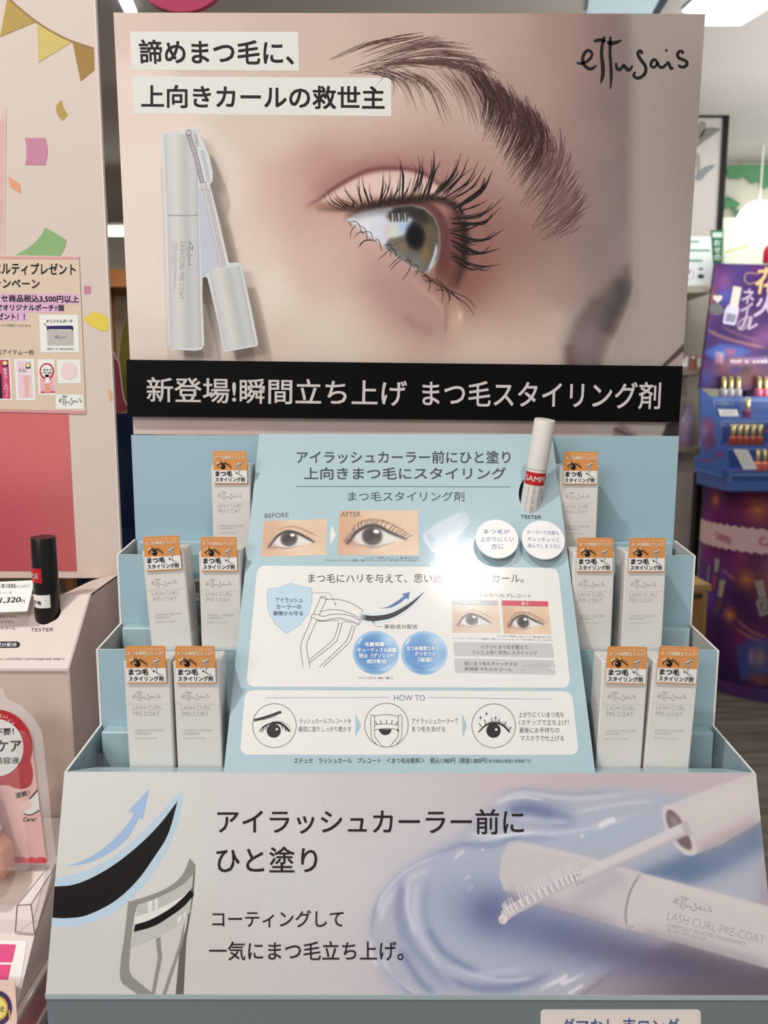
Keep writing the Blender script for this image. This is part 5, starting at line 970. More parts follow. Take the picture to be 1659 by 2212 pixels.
for ch, q_ in zip('にいい。', ((4,362,38,410), (54,380,100,418), (102,425,150,458), (154,468,182,492))): b.text(NB, ch, Z4_(q_), BW, .0006)
b.text(NB, '速乾！', Z4_([(185,1355),(365,1320),(378,1375),(208,1425)]), INK, .0004, .02); b.text(NB, 'Care!', Z4_((290,1660,455,1710)), INK, .0004, .01, .3)
b.poly(NB, spline(Z4_([(475,1320),(370,1430),(300,1500),(305,1610),(380,1630),(500,1570)]), 5), ink(226, 224, 222), .0004); b.stroke(NB, spline(Z4_([(472,1318),(420,1380),(370,1430)]), 5), 3, INK, .0006); b.stroke(NB, spline(Z4_([(302,1612),(380,1630),(500,1572)]), 5), 2, INK, .0006); b.ell(NB, *Z4_([(330,1510)])[0], 14, 10, ink(236, 196, 190), .0005, -.5)
b.poly(NB, Z4_([(-250,2160),(300,2160)])+spline(Z4_([(300,2160),(350,2178),(400,2158),(450,2178),(500,2158),(570,2170)]), 4)+Z4_([(590,2235),(-250,2240)]), ink(212, 60, 72), .0003)
b.build('backing_card', bp_)
b = MB(); ring_ = spline(Z4_([(-120,30),(20,60),(50,150),(140,215),(250,270),(350,360),(430,450),(500,570),(530,700),(570,1100),(600,1350),(640,1800),(690,2150),(690,2260),(-120,2260)]), 4); b.ext(NB, ring_, CLR, -.0016, -.0010); b.build('plastic_flange', bp_)
b = MB(); dome = Z4_([(-120,600),(330,560),(395,700),(430,1000),(480,1500),(540,2000),(560,2235),(-120,2235)]); 
dm = np.array(rquad(dome, 12)); cd = dm.mean(0); dm2 = cd+(dm-cd)*.9; b.add(np.concatenate([V3(NB, dm, .0012), V3(NB, dm2, .017)]), [(i, (i+1) % len(dm), len(dm)+(i+1) % len(dm), len(dm)+i) for i in range(len(dm))]+[tuple(range(len(dm), 2*len(dm)))], mat('thin_plastic', (255, 255, 255), .05, .5, alpha=.10)); b.build('plastic_dome', bp_)
b = MB(); ca, cb_ = NB(np.array([-32.0]), np.array([1690.0]), .008)[0], NB(np.array([-26.0]), np.array([1786.0]), .008)[0]; ax_ = cb_-ca; Lc = np.linalg.norm(ax_); b.lathe([(.0050, 0), (.0052, .001), (.0098, Lc), (.0090, Lc+.0003)], mat('bottle_cap_white', (226, 222, 216), .35, .4), ca, ax_/Lc, 32); b.build('bottle_cap', bp_, smooth=True, auto=35)
b = MB(); GLS = mat('peach_glass', (244, 172, 148), .1, .6, trans=.25, ior=1.4, bump=.5, bscale=220); ax_ /= Lc; b.lathe([(.006, Lc), (.0112, Lc+.003), (.0145, Lc+.008), (.0150, Lc+.020), (.013, Lc+.0225)], GLS, ca, ax_, 8); b.build('bottle', bp_, bevel=.0008)

# ======================= DISPLAY BEHIND, SEEN IN THE GAP =======================
sh = thing('petal_display', P_(262, 1170, .62), 'navy and teal display with olive and magenta petals behind the pink board', 'display stand')
QP = PY(.62)
MB().ext(QP, [(225, 893), (285, 893), (297, 1240), (240, 1240)], mat('navy_card', (26, 52, 98), .5, .3), -.004, 0).build('navy_panel', sh)
MB().ext(PY(.66), [(262, 893), (330, 893), (330, 1240), (285, 1240)], mat('teal_card', (58, 100, 112), .5, .3), -.004, 0).build('teal_panel', sh)
MB().ext(PY(.60), spline(Z2_([(1150,1180),(1325,1205),(1355,1225),(1375,1290),(1410,1340),(1425,1420),(1440,1560),(1470,1760),(1505,1925),(1150,1935)]), 5)[:-1], mat('magenta_card', (188, 82, 108), .5, .3), -.003, 0, mat('magenta_edge', (236, 222, 220), .5, .3)).build('magenta_petal', sh)
MB().ext(PY(.64), spline(Z2_([(1640,700),(1515,820),(1450,1050),(1428,1300),(1440,1560),(1500,1800),(1640,1900)]), 6), mat('olive_card', (138, 132, 62), .5, .3), -.003, 0).build('olive_petal', sh)
MB().box((root_loc(sh)[0]-.03, .60, .99), (root_loc(sh)[0]+.05, .67, 1.20), mat('navy_card')).build('display_base', sh)
# counter carrying the displays
cn = thing('shop_counter', (0, .45, 0), 'pale counter carrying the cardboard displays', 'counter'); b = MB(); b.box((-.9, .30, .93), (.20, .80, .9619), mat('counter_top', (206, 200, 194), .5, .3)); b.box((-.47, .30, .9615), (-.1772, .56, .99), PINKC); b.box((-.17, .55, .9615), (-.10, .70, .99), PINKC); b.build('worktop', cn)
MB().box((-.88, .33, 0), (.18, .78, .93), mat('counter_body', (190, 184, 178), .6, .3)).build('cabinet_body', cn)
# ======================= SHOP BEHIND =======================
def area_emit(name, rgb=(255, 255, 255), s=1.0): return mat(name, rgb, .5, .2, emit=s)
# ceiling fittings
CPz = PZ(ZC-.012)
pn = thing('ceiling_light', P_(1560, 25, 3.0), 'bright square ceiling light panel above the purple display', 'lamp')
q_ = [(1474, 24), (1506, -6), (1700, -6), (1600, 55), (1524, 55)]
MB().ext(CPz, q_, mat('lamp_frame', (236, 236, 236), .5, .3), -.011, -.002).build('lamp_housing', pn); MB().poly(CPz, q_, area_emit('lamp_white', (244, 255, 252), 6), 0.0).build('diffuser', pn)
st = thing('strip_light', P_(272, 12, 2.6), 'thin white strip light on the ceiling above the pink board', 'lamp'); q2 = [(252, -12), (280, -12), (296, 27), (270, 27)]
MB().ext(CPz, q2, mat('lamp_frame'), -.011, -.002).build('lamp_housing', st); MB().poly(CPz, q2, area_emit('lamp_white'), 0).build('diffuser', st)
cv = thing('ceiling_recess', P_(1335, 12, 2.8), 'pale blue lit recess in the ceiling over the header card', 'ceiling recess'); MB().poly(CPz, [(1276, -30), (1440, -30), (1408, 30), (1268, 30)], area_emit('cove_blue', (176, 196, 206), .5), 0).build('lit_panel', cv); MB().ext(CPz, [(1440, -30), (1462, -30), (1424, 30), (1408, 30)], mat('dark_trim', (70, 80, 92), .6, .3), -.011, .004).build('dark_edge', cv)
for nm, (lx, ly, _) in (('right', LAMP_R), ('left', LAMP_L)):
    dl = thing('ceiling_downlight', (lx, ly, ZC), 'round ceiling downlight '+('over the display' if nm == 'right' else 'over the pink display'), 'lamp')
    dl['group'] = 'downlights above the displays'
    MB().lathe([(.075, -.02), (.078, -.001)], mat('lamp_frame'), (lx, ly, ZC), (0, 0, 1), 32).build('lamp_housing', dl); MB().lathe([(.055, -.0215), (.055, -.0205)], area_emit('lamp_warm', (255, 240, 220), 6), (lx, ly, ZC), (0, 0, 1), 32).build('diffuser', dl)
ms = MB(); ms.ext(PY(1.5), [(391+108*math.cos(t), -78+104*math.sin(t)) for t in np.linspace(0, 2*math.pi, 48, endpoint=False)], mat('magenta_sign', (196, 62, 104), .5, .3), -.012, 0); tag(ms.build('hanging_sign', None, off=P_(391, -78, 1.5)), 'round magenta sign hanging over the header card', 'sign')
hw_ = MB(); rod(hw_, P_(391, -170, 1.505), (P_(391, -170, 1.505)[0], 1.505, ZC), .002, mat('dark_trim')); ho = hw_.build('hanging_wire', bpy.data.objects['hanging_sign'])
# ceiling rails in the gap
rl = MB(); rl.box((-2.4, 2.55, ZC-.05), (-.2, 2.60, ZC-.002), mat('rail_grey', (104, 98, 96), .6, .3)); structure(rl.build('trim_1'))
rl = MB(); rod(rl, (-1.02, 2.6, ZC-.03), (-.55, 2.0, ZC-.03), .02, mat('rail_grey')); structure(rl.build('trim_2'))
# bulkhead behind the header
structure(MB().add([(1.35, 4.8, 0), (4.9, 4.8, 0), (4.9, 4.8, ZC), (1.35, 4.8, ZC)], [(0, 1, 2, 3)], mat('cream_wall', (224, 222, 208), .8, .2)).build('wall_shop'))
structure(MB().box((-.75, 3.6, 2.30), (1.05, 3.75, ZC), mat('bulkhead', (184, 178, 166), .8, .2)).build('wall_bulkhead'))
# back shop: wooden bay with warm lit shelf
bay = thing('wooden_shelf_bay', (-1.75, 5.2, 0), 'brown wooden shelf bay seen in the gap beside the pink board', 'shelf'); WD = mat('brown_wood', (128, 84, 48), .5, .3, vary=.2, bscale=12); x0 = P_(250, 600, 5.2)[0]
for xx in (-.42, -.10, .10): MB().box((x0+xx, 5.15, 0), (x0+xx+.05, 5.3, 2.05), WD).build('upright', bay)
MB().box((x0-.5, 5.15, 2.05), (x0+.4, 5.6, 2.16), WD).build('header_board', bay); MB().box((x0-.5, 5.58, 0), (x0+.4, 5.6, 2.05), mat('cream_back', (206, 192, 170), .7, .2)).build('back_board', bay)
for zz in (1.45, 1.02, .6): MB().box((x0-.45, 5.2, zz), (x0+.4, 5.58, zz+.03), WD).build('shelf_board', bay)
bay.location = (x0, 5.3, 0)
for ch in [c for c in bpy.data.objects if c.parent == bay]: 
    for v in ch.data.vertices: v.co += Vector((-1.75-x0, -.1, 0))
bl = thing('bay_light', P_(245, 498, 4.9), 'white strip lamp glowing above the wooden shelf bay', 'lamp'); L0 = P_(225, 498, 4.9); L1_ = P_(264, 498, 4.9)
b = MB(); b.box((L0[0]-.15, 4.9, L0[2]-.024), (L1_[0]+.25, 4.94, L0[2]+.024), area_emit('lamp_white')); b.build('tube', bl); b = MB(); rod(b, (L0[0], 4.95, L0[2]+.04), (L0[0], 4.95, ZC), .006, mat('rail_grey')); b.build('hanger', bl); MB().box((L0[0]-.15, 4.9, L0[2]+.03), (L1_[0]+.25, 4.98, L0[2]+.045), mat('rail_grey')).build('lamp_housing', bl)
for k, (px, c) in enumerate(((238, (214, 190, 176)), (246, (120, 140, 150)), (254, (170, 150, 190)), (262, (70, 60, 64)))):
    a = P_(px, 730, 5.3); bt_ = MB(); bt_.lathe([(.0115, 0), (.012, .07), (.008, .08), (.008, .11), (.001, .112)], mat('jar_%d' % k, c, .4, .4), (a[0], 5.36, 1.0502), (0, 0, 1), 16)
    tag(bt_.build('cosmetic_jar', None, smooth=True, off=(a[0], 5.36, 1.0502), auto=40), ['pale pink jar on the wooden bay shelf', 'blue grey jar on the wooden bay shelf', 'lilac jar on the wooden bay shelf', 'dark jar on the wooden bay shelf'][k], 'jar', 'jars in the wooden bay')

# ---- purple nail polish stand ----
PYh = 3.45
ns = thing('nail_polish_stand', (1.62, 3.45, 0), 'purple fireworks patterned nail polish stand with blue trays', 'display stand')
def galaxy(q, nx, ny, seed, dark=1.0):
    e = Img(q, nx, ny, (60, 36, 84)); r = np.random.default_rng(seed); x0, x1, y0, y1 = e.X.min(), e.X.max(), e.Y.min(), e.Y.max()
    pal = [(92,48,104), (54,36,102), (112,40,80), (66,44,110), (126,74,120), (88,24,60), (40,30,80), (110,64,110)]
    for _ in range(46): e.blob(r.uniform(x0, x1), r.uniform(y0, y1), r.uniform(8, 26), r.uniform(8, 30), np.array(pal[r.integers(len(pal))])*dark, .7, r.uniform(0, 3))
    return e
def firework(e, cx, cy, R, col=(206,130,66)):
    e.blob(cx, cy, R*.8, R*.8, col, .55)
    for a in np.linspace(0, 6.28, 22): e.line([(cx, cy), (cx+R*math.cos(a), cy+R*math.sin(a))], [1, .8, .5], np.array(col)+30, .5, 1.2, False)
HQn = [(1545, 569), (1790, 574), (1790, 852), (1512, 838)]; HPn = PY(PYh); hq = [(1545, 569), (1790, 574), (1790, 852), (1510, 846), (1520, 700), (1527, 640)]
e = galaxy(HQn, 120, 120, 5)
e.blob(1570, 612, 22, 20, (140,82,136), .8); e.blob(1572, 640, 16, 12, (74,92,170), .9); e.blob(1532, 640, 7, 16, (190,120,60), .9); e.blob(1600, 600, 16, 20, (66,60,120), .8); e.blob(1640, 640, 40, 40, (50,28,84), .8)
e.line([(1520,708),(1560,728),(1610,742),(1660,752)], 4, (176,124,108), .9, 4); e.line([(1556,704),(1600,724),(1640,738)], 3, (160,110,110), .7, 4); e.line([(1652,655),(1662,672)], 4, (226,170,60), .9, 3)
e.area([(1520,760),(1555,742),(1600,748),(1620,760),(1600,772),(1540,775)], (66,96,170), 6, .9); e.area([(1566,752),(1590,756),(1584,768),(1570,766)], (170,90,120), 4, .8); e.area([(1547,760),(1564,762),(1562,786),(1546,784)], (206,170,190), 4, .8); e.line([(1552,764),(1551,786)], 3, (150,50,90), .9, 3)
e.blob(1585, 785, 20, 10, (176,116,110), .7); e.area([(1578,776),(1660,770),(1660,784),(1580,790)], (190,166,190), 4, .55); e.blob(1600, 800, 40, 10, (122,76,70), .8); e.blob(1590, 800, 10, 8, (50,50,130), .9); e.blob(1612, 800, 8, 8, (54,44,56), .9); e.blob(1530, 815, 12, 14, (60,70,150), .8); e.blob(1620, 822, 30, 12, (126,82,72), .8); e.blob(1540, 590, 10, 10, (96,56,110), .7)
b = MB(); PRT = mat('stand_print', (255, 255, 255), .45, .3, attr=True); b.image(HPn, e, PRT, 0); b.ext(HPn, HQn, mat('stand_purple', (64, 44, 96), .5, .3), -.02, -.002)
SVI = ink(170, 158, 178, .4); GDI = ink(196, 164, 120, .4)
b.stroke(HPn, spline([(1640,592),(1614,590),(1608,602),(1616,613),(1632,610),(1650,600)], 6), 2.6, ink(150,120,110,.4), .002); b.text(HPn, '花', (1632, 578, 1690, 634), GDI, .003, .02, .2); b.text(HPn, '火', (1628, 634, 1680, 684), SVI, .003, .02, .2)
for ch, q_ in zip('ネイル', ((1602,624,1628,656), (1600,654,1626,684), (1594,684,1636,712))): b.text(HPn, ch, q_, SVI, .003, .02, .2)
b.stroke(HPn, spline([(1620,684),(1600,692),(1594,706),(1604,712),(1616,700),(1618,688)], 6), 2.2, SVI, .003)
b.poly(HPn, rquad([(1584,618),(1602,621),(1594,662),(1576,660)], 2), ink(200,190,180,.35), .003); b.poly(HPn, rquad([(1576,656),(1594,660),(1597,670),(1588,703),(1561,699),(1566,668)], 4), ink(186,184,206,.35), .002); b.poly(HPn, rquad([(1570,676),(1591,680),(1586,697),(1566,694)], 3), ink(126,124,140,.35), .003)
hx = np.array([(16*math.sin(t)**3, -(13*math.cos(t)-5*math.cos(2*t)-2*math.cos(3*t)-math.cos(4*t))) for t in np.linspace(0, 6.28, 40, endpoint=False)]); b.poly(HPn, [(1550+x*.62, 645+y*.62) for x, y in hx], ink(206,190,190), .003); b.ell(HPn, 1547, 668, 16, 13, ink(98,96,100), .002, .3)
marks(b, HPn, 1578, 776, 1740, 786, ink(206, 188, 202), .003, 20)
# left cut away corner of the header board is shaped by its outline
b.build('header_board', ns, 'purple header board with a silver bottle and gold swirls')
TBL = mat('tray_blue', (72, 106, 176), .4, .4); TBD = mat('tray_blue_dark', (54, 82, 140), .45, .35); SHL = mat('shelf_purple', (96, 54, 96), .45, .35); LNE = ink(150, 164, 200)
tiers = [(3.40, 1537, 857, 905), (3.32, 1552, 903, 963), (3.24, 1556, 962, 1020), (3.14, 1572, 1018, 1045)]
XE = 2.35
for k, (Y, xl, y0, y1) in enumerate(tiers):
    a = P_(xl, y0, Y); c = P_(xl, y1, Y); b = MB()
    b.box((a[0], Y, c[2]-.03), (XE, PYh-.001 if k == 0 else PYh+.0, a[2]), TBL)
    f_ = PY(Y); yy = (y0+8, y1-(10 if k < 3 else 6))
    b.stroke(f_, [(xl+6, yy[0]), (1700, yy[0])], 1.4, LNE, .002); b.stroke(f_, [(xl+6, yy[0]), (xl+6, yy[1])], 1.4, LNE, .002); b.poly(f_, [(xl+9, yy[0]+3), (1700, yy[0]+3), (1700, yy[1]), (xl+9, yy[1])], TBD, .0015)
    if k == 0: marks(b, f_, 1550, 869, 1592, 875, LNE, .003, 13)
    if k == 1: marks(b, f_, 1559, 915, 1600, 922, LNE, .003, 13); b.text(f_, 'CANMAKE', (1630, 924, 1690, 936), ink(190, 80, 110), .003)
    b.box((a[0]+.004, Y+.004, a[2]), (XE-.004, Y+.06, a[2]+.001), SHL)
    b.build('tray_step', ns)
b = MB(); f_ = PY(3.18); b.ext(f_, [(1513,838),(1537,858),(1552,905),(1556,962),(1572,968),(1577,1016),(1606,1020),(1606,1046),(1503,1016),(1500,990),(1524,978),(1512,905)], TBL, -.012, 0)
e_ = Img((1512, 900, 1548, 990), 30, 60, (72,106,176)); e_.area([(1516,900),(1538,906),(1546,930),(1540,970),(1524,978),(1512,950)], (120,86,140), 6); e_.blob(1530, 920, 8, 8, (150,80,120), .8); e_.blob(1535, 950, 8, 10, (110,60,90), .8); e_.blob(1522, 930, 5, 10, (150,140,180), .6); b.image(f_, e_, PRT, .001)
b.text(f_, 'CANMAKE', [(1504,985),(1542,990),(1541,1004),(1504,998)], ink(150, 96, 140), .003); b.poly(f_, [(1553+x*.5, 983+y*.55) for x, y in hx], ink(140, 76, 120), .002); b.stroke(f_, [(1503,1012),(1606,1042),(1659,1043)], 2, ink(120,146,206), .003)
b.build('side_panel', ns, 'blue side panel with a pink heart')
# round purple body
cyc, Rb = 3.55, .40; cxb = 1.90
def drum(x, y, h=0): # x, y photo-like units: x around, y -> height
    a = np.asarray(x, float); z = np.asarray(y, float); return np.stack([cxb+(Rb+h)*np.sin(a), cyc-(Rb+h)*np.cos(a)*.85, z], -1)
def dang(x, y):   # photo pixel -> angle and height on the round body
    x = np.asarray(x, float); y = np.asarray(y, float); out = []
    for px, py in zip(x.ravel(), y.ravel()):
        d = rays(px, py); Y = cyc-Rb*.85
        for _ in range(12):
            X = d[0]/d[1]*Y; sa = np.clip((X-cxb)/Rb, -.995, .995); Y = .5*Y+.5*(cyc-Rb*.85*math.sqrt(1-sa*sa))
        out.append((math.asin(sa), 1.3+d[2]/d[1]*Y))
    return np.array(out)
def dpx(x, y, h=0): p = dang(x, y); return drum(p[:, 0], p[:, 1], h)
ztop, zbot = P_(1655, 1040, cyc-Rb*.75)[2]+.02, .05
e = Img((-1.75, 0, 1.75, 1), 200, 150, (60,36,84)); g = galaxy((0, 0, 350, 220), 200, 150, 11, 1.5)
def guv(L): p = dang(np.array([a for a, _ in L]), np.array([b_ for _, b_ in L])); return [((a+1.75)/3.5*350, (ztop-z)/(ztop-zbot)*220) for a, z in p]
for (cx, cy), R in zip(guv([(1545,1080),(1636,1102),(1612,1252),(1576,1328)])+[(130,110),(160,60),(220,130)], (7, 12, 11, 8, 24, 28, 28)): firework(g, cx, cy, R, (190,112,58))
for p_ in ([(1558,1228),(1590,1254)], [(1590,1336),(1620,1362),(1662,1380)], [(1588,1356),(1620,1376),(1662,1390)]): g.line(guv(p_), 1.6, (196,160,136), .85, 1.6)
g.area(guv([(1590,1400),(1625,1380),(1665,1385),(1665,1452),(1600,1470)]), (66,92,170), 4, .8); (bx, by), = guv([(1640,1420)]); g.blob(bx, by, 5, 7, (176,140,110), .8); (bx, by), = guv([(1622,1420)]); g.blob(bx, by, 1.6, 6, (200,150,180), .8); (bx, by), = guv([(1640,1468)]); g.blob(bx, by, 8, 4, (150,96,66), .8)
g.noise(3); e.C = g.C; e.Y = np.linspace(ztop, zbot, 150)[:, None]+0*e.X
b = MB(); b.image(drum, e, PRT, 0)
a_ = np.linspace(-1.75, 1.75, 90); zt_ = dang([1645], [1143])[0][1]; zb_ = dang([1645], [1196])[0][1]; wv = .006*np.sin(a_*60)
b.add(np.concatenate([drum(a_, zt_+wv, .003), drum(a_, zb_-wv, .003)]), [(i, i+1, 91+i, 90+i) for i in range(89)], mat('banner_pink', (226, 196, 200), .5, .3))
b.text(dpx, 'CANMAKE', [(1547,1147),(1580,1160),(1580,1178),(1547,1164)], ink(206, 110, 140), .005, .02); b.text(dpx, 'CANMAKE', [(1641,1160),(1760,1164),(1760,1182),(1641,1178)], ink(206, 96, 112), .005, .03)
ZK = zc(5.265, 1440, 1140); CPN = ink(172, 164, 156, .35); BDN = ink(140, 134, 146, .35)
for L, m_ in (([(1005,610),(1095,590),(1140,790),(1055,800)], CPN), ([(1030,812),(1150,798),(1205,960),(1065,1012),(1020,860)], ink(160,156,158,.35)), ([(1060,850),(1150,835),(1180,930),(1080,960)], ink(112,108,112,.35)), ([(610,590),(680,600),(640,790),(590,780)], CPN), ([(575,800),(650,800),(640,900),(590,975),(550,940)], ink(110,76,96,.35)), ([(560,345),(612,360),(590,510),(550,500)], CPN), ([(530,540),(585,525),(565,700),(525,730)], ink(150,82,100,.35)), ([(478,430),(505,430),(492,610),(462,620)], BDN)):
    b.poly(dpx, ZK(L), m_, .004)
b.add(np.concatenate([drum(a_, a_*0+ztop, 0), [(cxb, cyc, ztop)]]), [(i, i+1, 90) for i in range(89)], mat('stand_purple'))
b.build('round_body', ns, 'purple round body with printed fireworks')
b = MB(); nn = 64; t = np.linspace(0, 2*np.pi, nn, endpoint=False); P1 = np.stack([cxb+(Rb+.03)*np.sin(t), cyc-(Rb+.03)*.85*np.cos(t)], -1); b.slab(np.column_stack([P1, np.full(nn, .05)])[::-1], np.column_stack([P1, np.zeros(nn)])[::-1], mat('plinth_purple', (84, 56, 108), .45, .3)); b.build('plinth', ns)
MB().box((cxb-.25, cyc, .05), (XE, cyc+.08, P_(1600, 567, PYh)[2]-.2), mat('stand_purple')).build('spine', ns)
# polish bottles
def polish(name, col, metal_cap):
    r = thing('nail_polish_bottle', (0, 0, 0), '', 'nail polish'); MB().lathe([(.016, 0), (.018, .004), (.018, .030), (.008, .038)], mat('polish_'+name, col, .12, .5, coat=.5), n=20).build('bottle', r, smooth=True, auto=40); MB().lathe([(.0095, .036), (.0105, .038), (.0105, .084), (.009, .086)], mat('cap_gold', (206, 190, 140), .25, .5, metal=.75), n=20).build('cap', r, smooth=True, auto=40); return r
protos = {}
bots = [(0, 1562, 'clear', 'first clear polish from the left on the top blue step'), (0, 1577, 'clear', 'clear polish in the middle of three on the top step'), (0, 1593, 'clear', 'third clear polish on the top step, next to a gap'), (0, 1638, 'pink', 'pink polish after the gap on the top step'), (0, 1653, 'pink', 'second pink polish on the top step, by the frame edge'),
 (1, 1613, 'plum', 'single plum polish on the second blue step'), (2, 1582, 'brick', 'first brick red polish in the row of five'), (2, 1596, 'brick', 'second brick red polish in the row of five'), (2, 1610, 'brick', 'third brick red polish in the row of five'), (2, 1625, 'brick', 'fourth brick red polish in the row of five'), (2, 1640, 'brick', 'last brick red polish in the row of five'),
 (3, 1636, 'coral', 'coral polish on the lowest step beside the price card'), (3, 1651, 'coral', 'second coral polish on the lowest blue step')]
COLS = {'clear': (170, 166, 176), 'pink': (206, 96, 130), 'plum': (120, 62, 96), 'brick': (164, 76, 62), 'coral': (226, 120, 100)}
for k, px, c, lab in bots:
    Y, xl, y0, y1 = tiers[k]; a = P_(px, y0, Y+.03); z = P_(xl, y0, Y)[2]+.0011
    if c not in protos: o = protos[c] = polish(c, COLS[c], True)
    else: o = copy_tree(protos[c])
    o.location = (a[0], Y+.032, z); o['label'] = lab; o['group'] = 'nail polish on the blue trays'
for k, q_, h_, lab in ((1, [(1551,884),(1592,885),(1596,899),(1556,899)], 0, 'small white price card on the second blue step'), (3, [(1584,970),(1616,972),(1636,1014),(1606,1014)], 0, 'tall slanted white price card on the lowest blue step')):
    f_ = PY(tiers[k][0]+.012); b = MB(); b.ext(f_, q_, mat('price_paper', (236, 238, 234), .45, .4), -.003, 0)
    for j in range(4): 
        t = .2+.18*j; l_ = lambda s: tuple(np.array(q_[0])*(1-t)*(1-s)+np.array(q_[1])*(1-t)*s+np.array(q_[3])*t*(1-s)+np.array(q_[2])*t*s); b.stroke(f_, [l_(.15), l_(.85)], .9, ink(170,160,180), .001)
    b.build('x', None, off=f_(np.array([float(q_[3][0])]), np.array([float(q_[3][1])]))[0]); o = bpy.context.scene.objects['x']; o.name = 'price_card'; tag(o, lab, 'price card')

# ---- fixtures left of it ----
wl = thing('display_shelving', (1.45, 3.9, 0), 'beige shelf panel with small shelves between header card and purple stand', 'shelf'); a, c = P_(1440, 700, 3.9), P_(1526, 700, 3.9)
MB().box((a[0]-.3, 3.9, 0), (c[0], 3.95, P_(1480, 520, 3.9)[2]), mat('beige_panel', (176, 168, 154), .6, .3)).build('back_board', wl)
for y_, xr_, col in ((622, 1541, (176, 166, 150)), (800, 1532, (150, 136, 124)), (967, 1526, (140, 124, 112))):
    z = P_(1500, y_, 3.6)[2]; MB().box((a[0]-.3, 3.6, z-.02), (P_(xr_, y_, 3.6)[0], 3.9, z), mat('shelf_%d' % y_, col, .5, .3)).build('shelf_board', wl)
MB().box((P_(1440, 900, 3.89)[0]-.2, 3.885, 0), (P_(1506, 1100, 3.89)[0], 3.9, P_(1480, 972, 3.89)[2]), mat('mauve_panel', (206, 190, 186), .5, .4)).build('lower_panel', wl)
MB().box((P_(1503, 1100, 3.7)[0], 3.7, 0), (P_(1515, 1100, 3.7)[0], 3.75, P_(1515, 1022, 3.7)[2]), mat('post_black', (24, 22, 22), .4, .4)).build('post', wl)
MB().box((P_(1518, 1100, 3.75)[0], 3.76, P_(1518, 1180, 3.75)[2]), (P_(1532, 1100, 3.75)[0], 3.80, P_(1518, 1022, 3.75)[2]), mat('bar_grey', (132, 138, 142), .4, .4)).build('grey_bar', wl)
b = MB(); f_ = PY(3.62); nq = [(1440, 508), (1536, 512), (1544, 616), (1440, 618)]; b.ext(f_, nq, mat('notice_white', (224, 228, 226), .5, .3), -.006, 0); GN = ink(92, 140, 116)
for y_, x_, t_ in ((522, 1511, 4), (541, 1533, 4), (563, 1517, 4)): b.stroke(f_, [(1440, y_), (x_, y_)], t_, GN, .001)
b.ring(f_, 1488, 593, 11, 11, 2, ink(222, 168, 164), .001); b.ell(f_, 1514, 597, 7, 5, ink(70, 70, 70), .001); b.ell(f_, 1514, 581, 5, 3, ink(110, 110, 110), .001); b.ell(f_, 1489, 588, 2, 4, ink(60, 60, 60), .001)
tag(b.build('shop_notice', None, off=P_(1500, 616, 3.62)), 'white notice with green lines on the shelf beside the header card', 'notice')
for x_, w_, lab in ((1479, 12, 'first white shelf tag beside the header card'), (1518, 21, 'wider white shelf tag next to the purple stand')):
    f_ = PY(3.59); b = MB(); b.ext(f_, [(x_-w_/2, 777), (x_+w_/2, 775), (x_+w_/2, 791), (x_-w_/2, 792)], WHITE, -.004, 0); b.stroke(f_, [(x_-w_*.4, 781), (x_+w_*.4, 780)], 1.2, ink(80, 80, 84), .001); b.stroke(f_, [(x_-w_*.3, 785), (x_+w_*.2, 784)], .8, ink(120, 120, 124), .001)
    tag(b.build('price_tag', None, off=P_(x_, 790, 3.59)), lab, 'price tag')
for x_, w_, y0, y1, Y, c_, lab in ((1484, 10, 762, 799, 3.7, (176,140,150), 'pale pink box on the middle shelf'), (1497, 14, 760, 799, 3.7, (150,104,92), 'brown pink box on the middle shelf'), (1509, 9, 764, 799, 3.7, (184,140,122), 'small tan box on the middle shelf')):
    a = P_(x_-w_/2, y0, Y); c = P_(x_+w_/2, y1, Y); z = P_(1500, 800, 3.6)[2]; b = MB(); b.box((a[0], Y, z+.0003), (c[0], Y+.05, z+.075), mat('cbox_%d' % x_, c_, .5, .3)); b.rect(PY(Y), x_-w_*.3, y0+10, x_+w_*.3, y0+14, WHITE, .001); tag(b.build('cosmetic_box', None, off=(a[0], Y, z+.0003)), lab, 'box', 'boxes on the middle shelf')
zz = P_(1500, 967, 3.6)[2]; a = P_(1476, 960, 3.68)
MB_ = MB().lathe([(.028, 0), (.034, .01), (.034, .10), (.030, .13), (.018, .15), (.018, .2), (.001, .203)], mat('lilac_plastic', (146, 128, 156), .3, .4), (a[0]+.012, 3.68, zz+.0003), (0, 0, 1), 24); tag(MB_.build('lotion_bottle', None, smooth=True, off=(a[0]+.012, 3.68, zz), auto=40), 'lilac lotion bottle on the lower shelf beside the header', 'bottle')
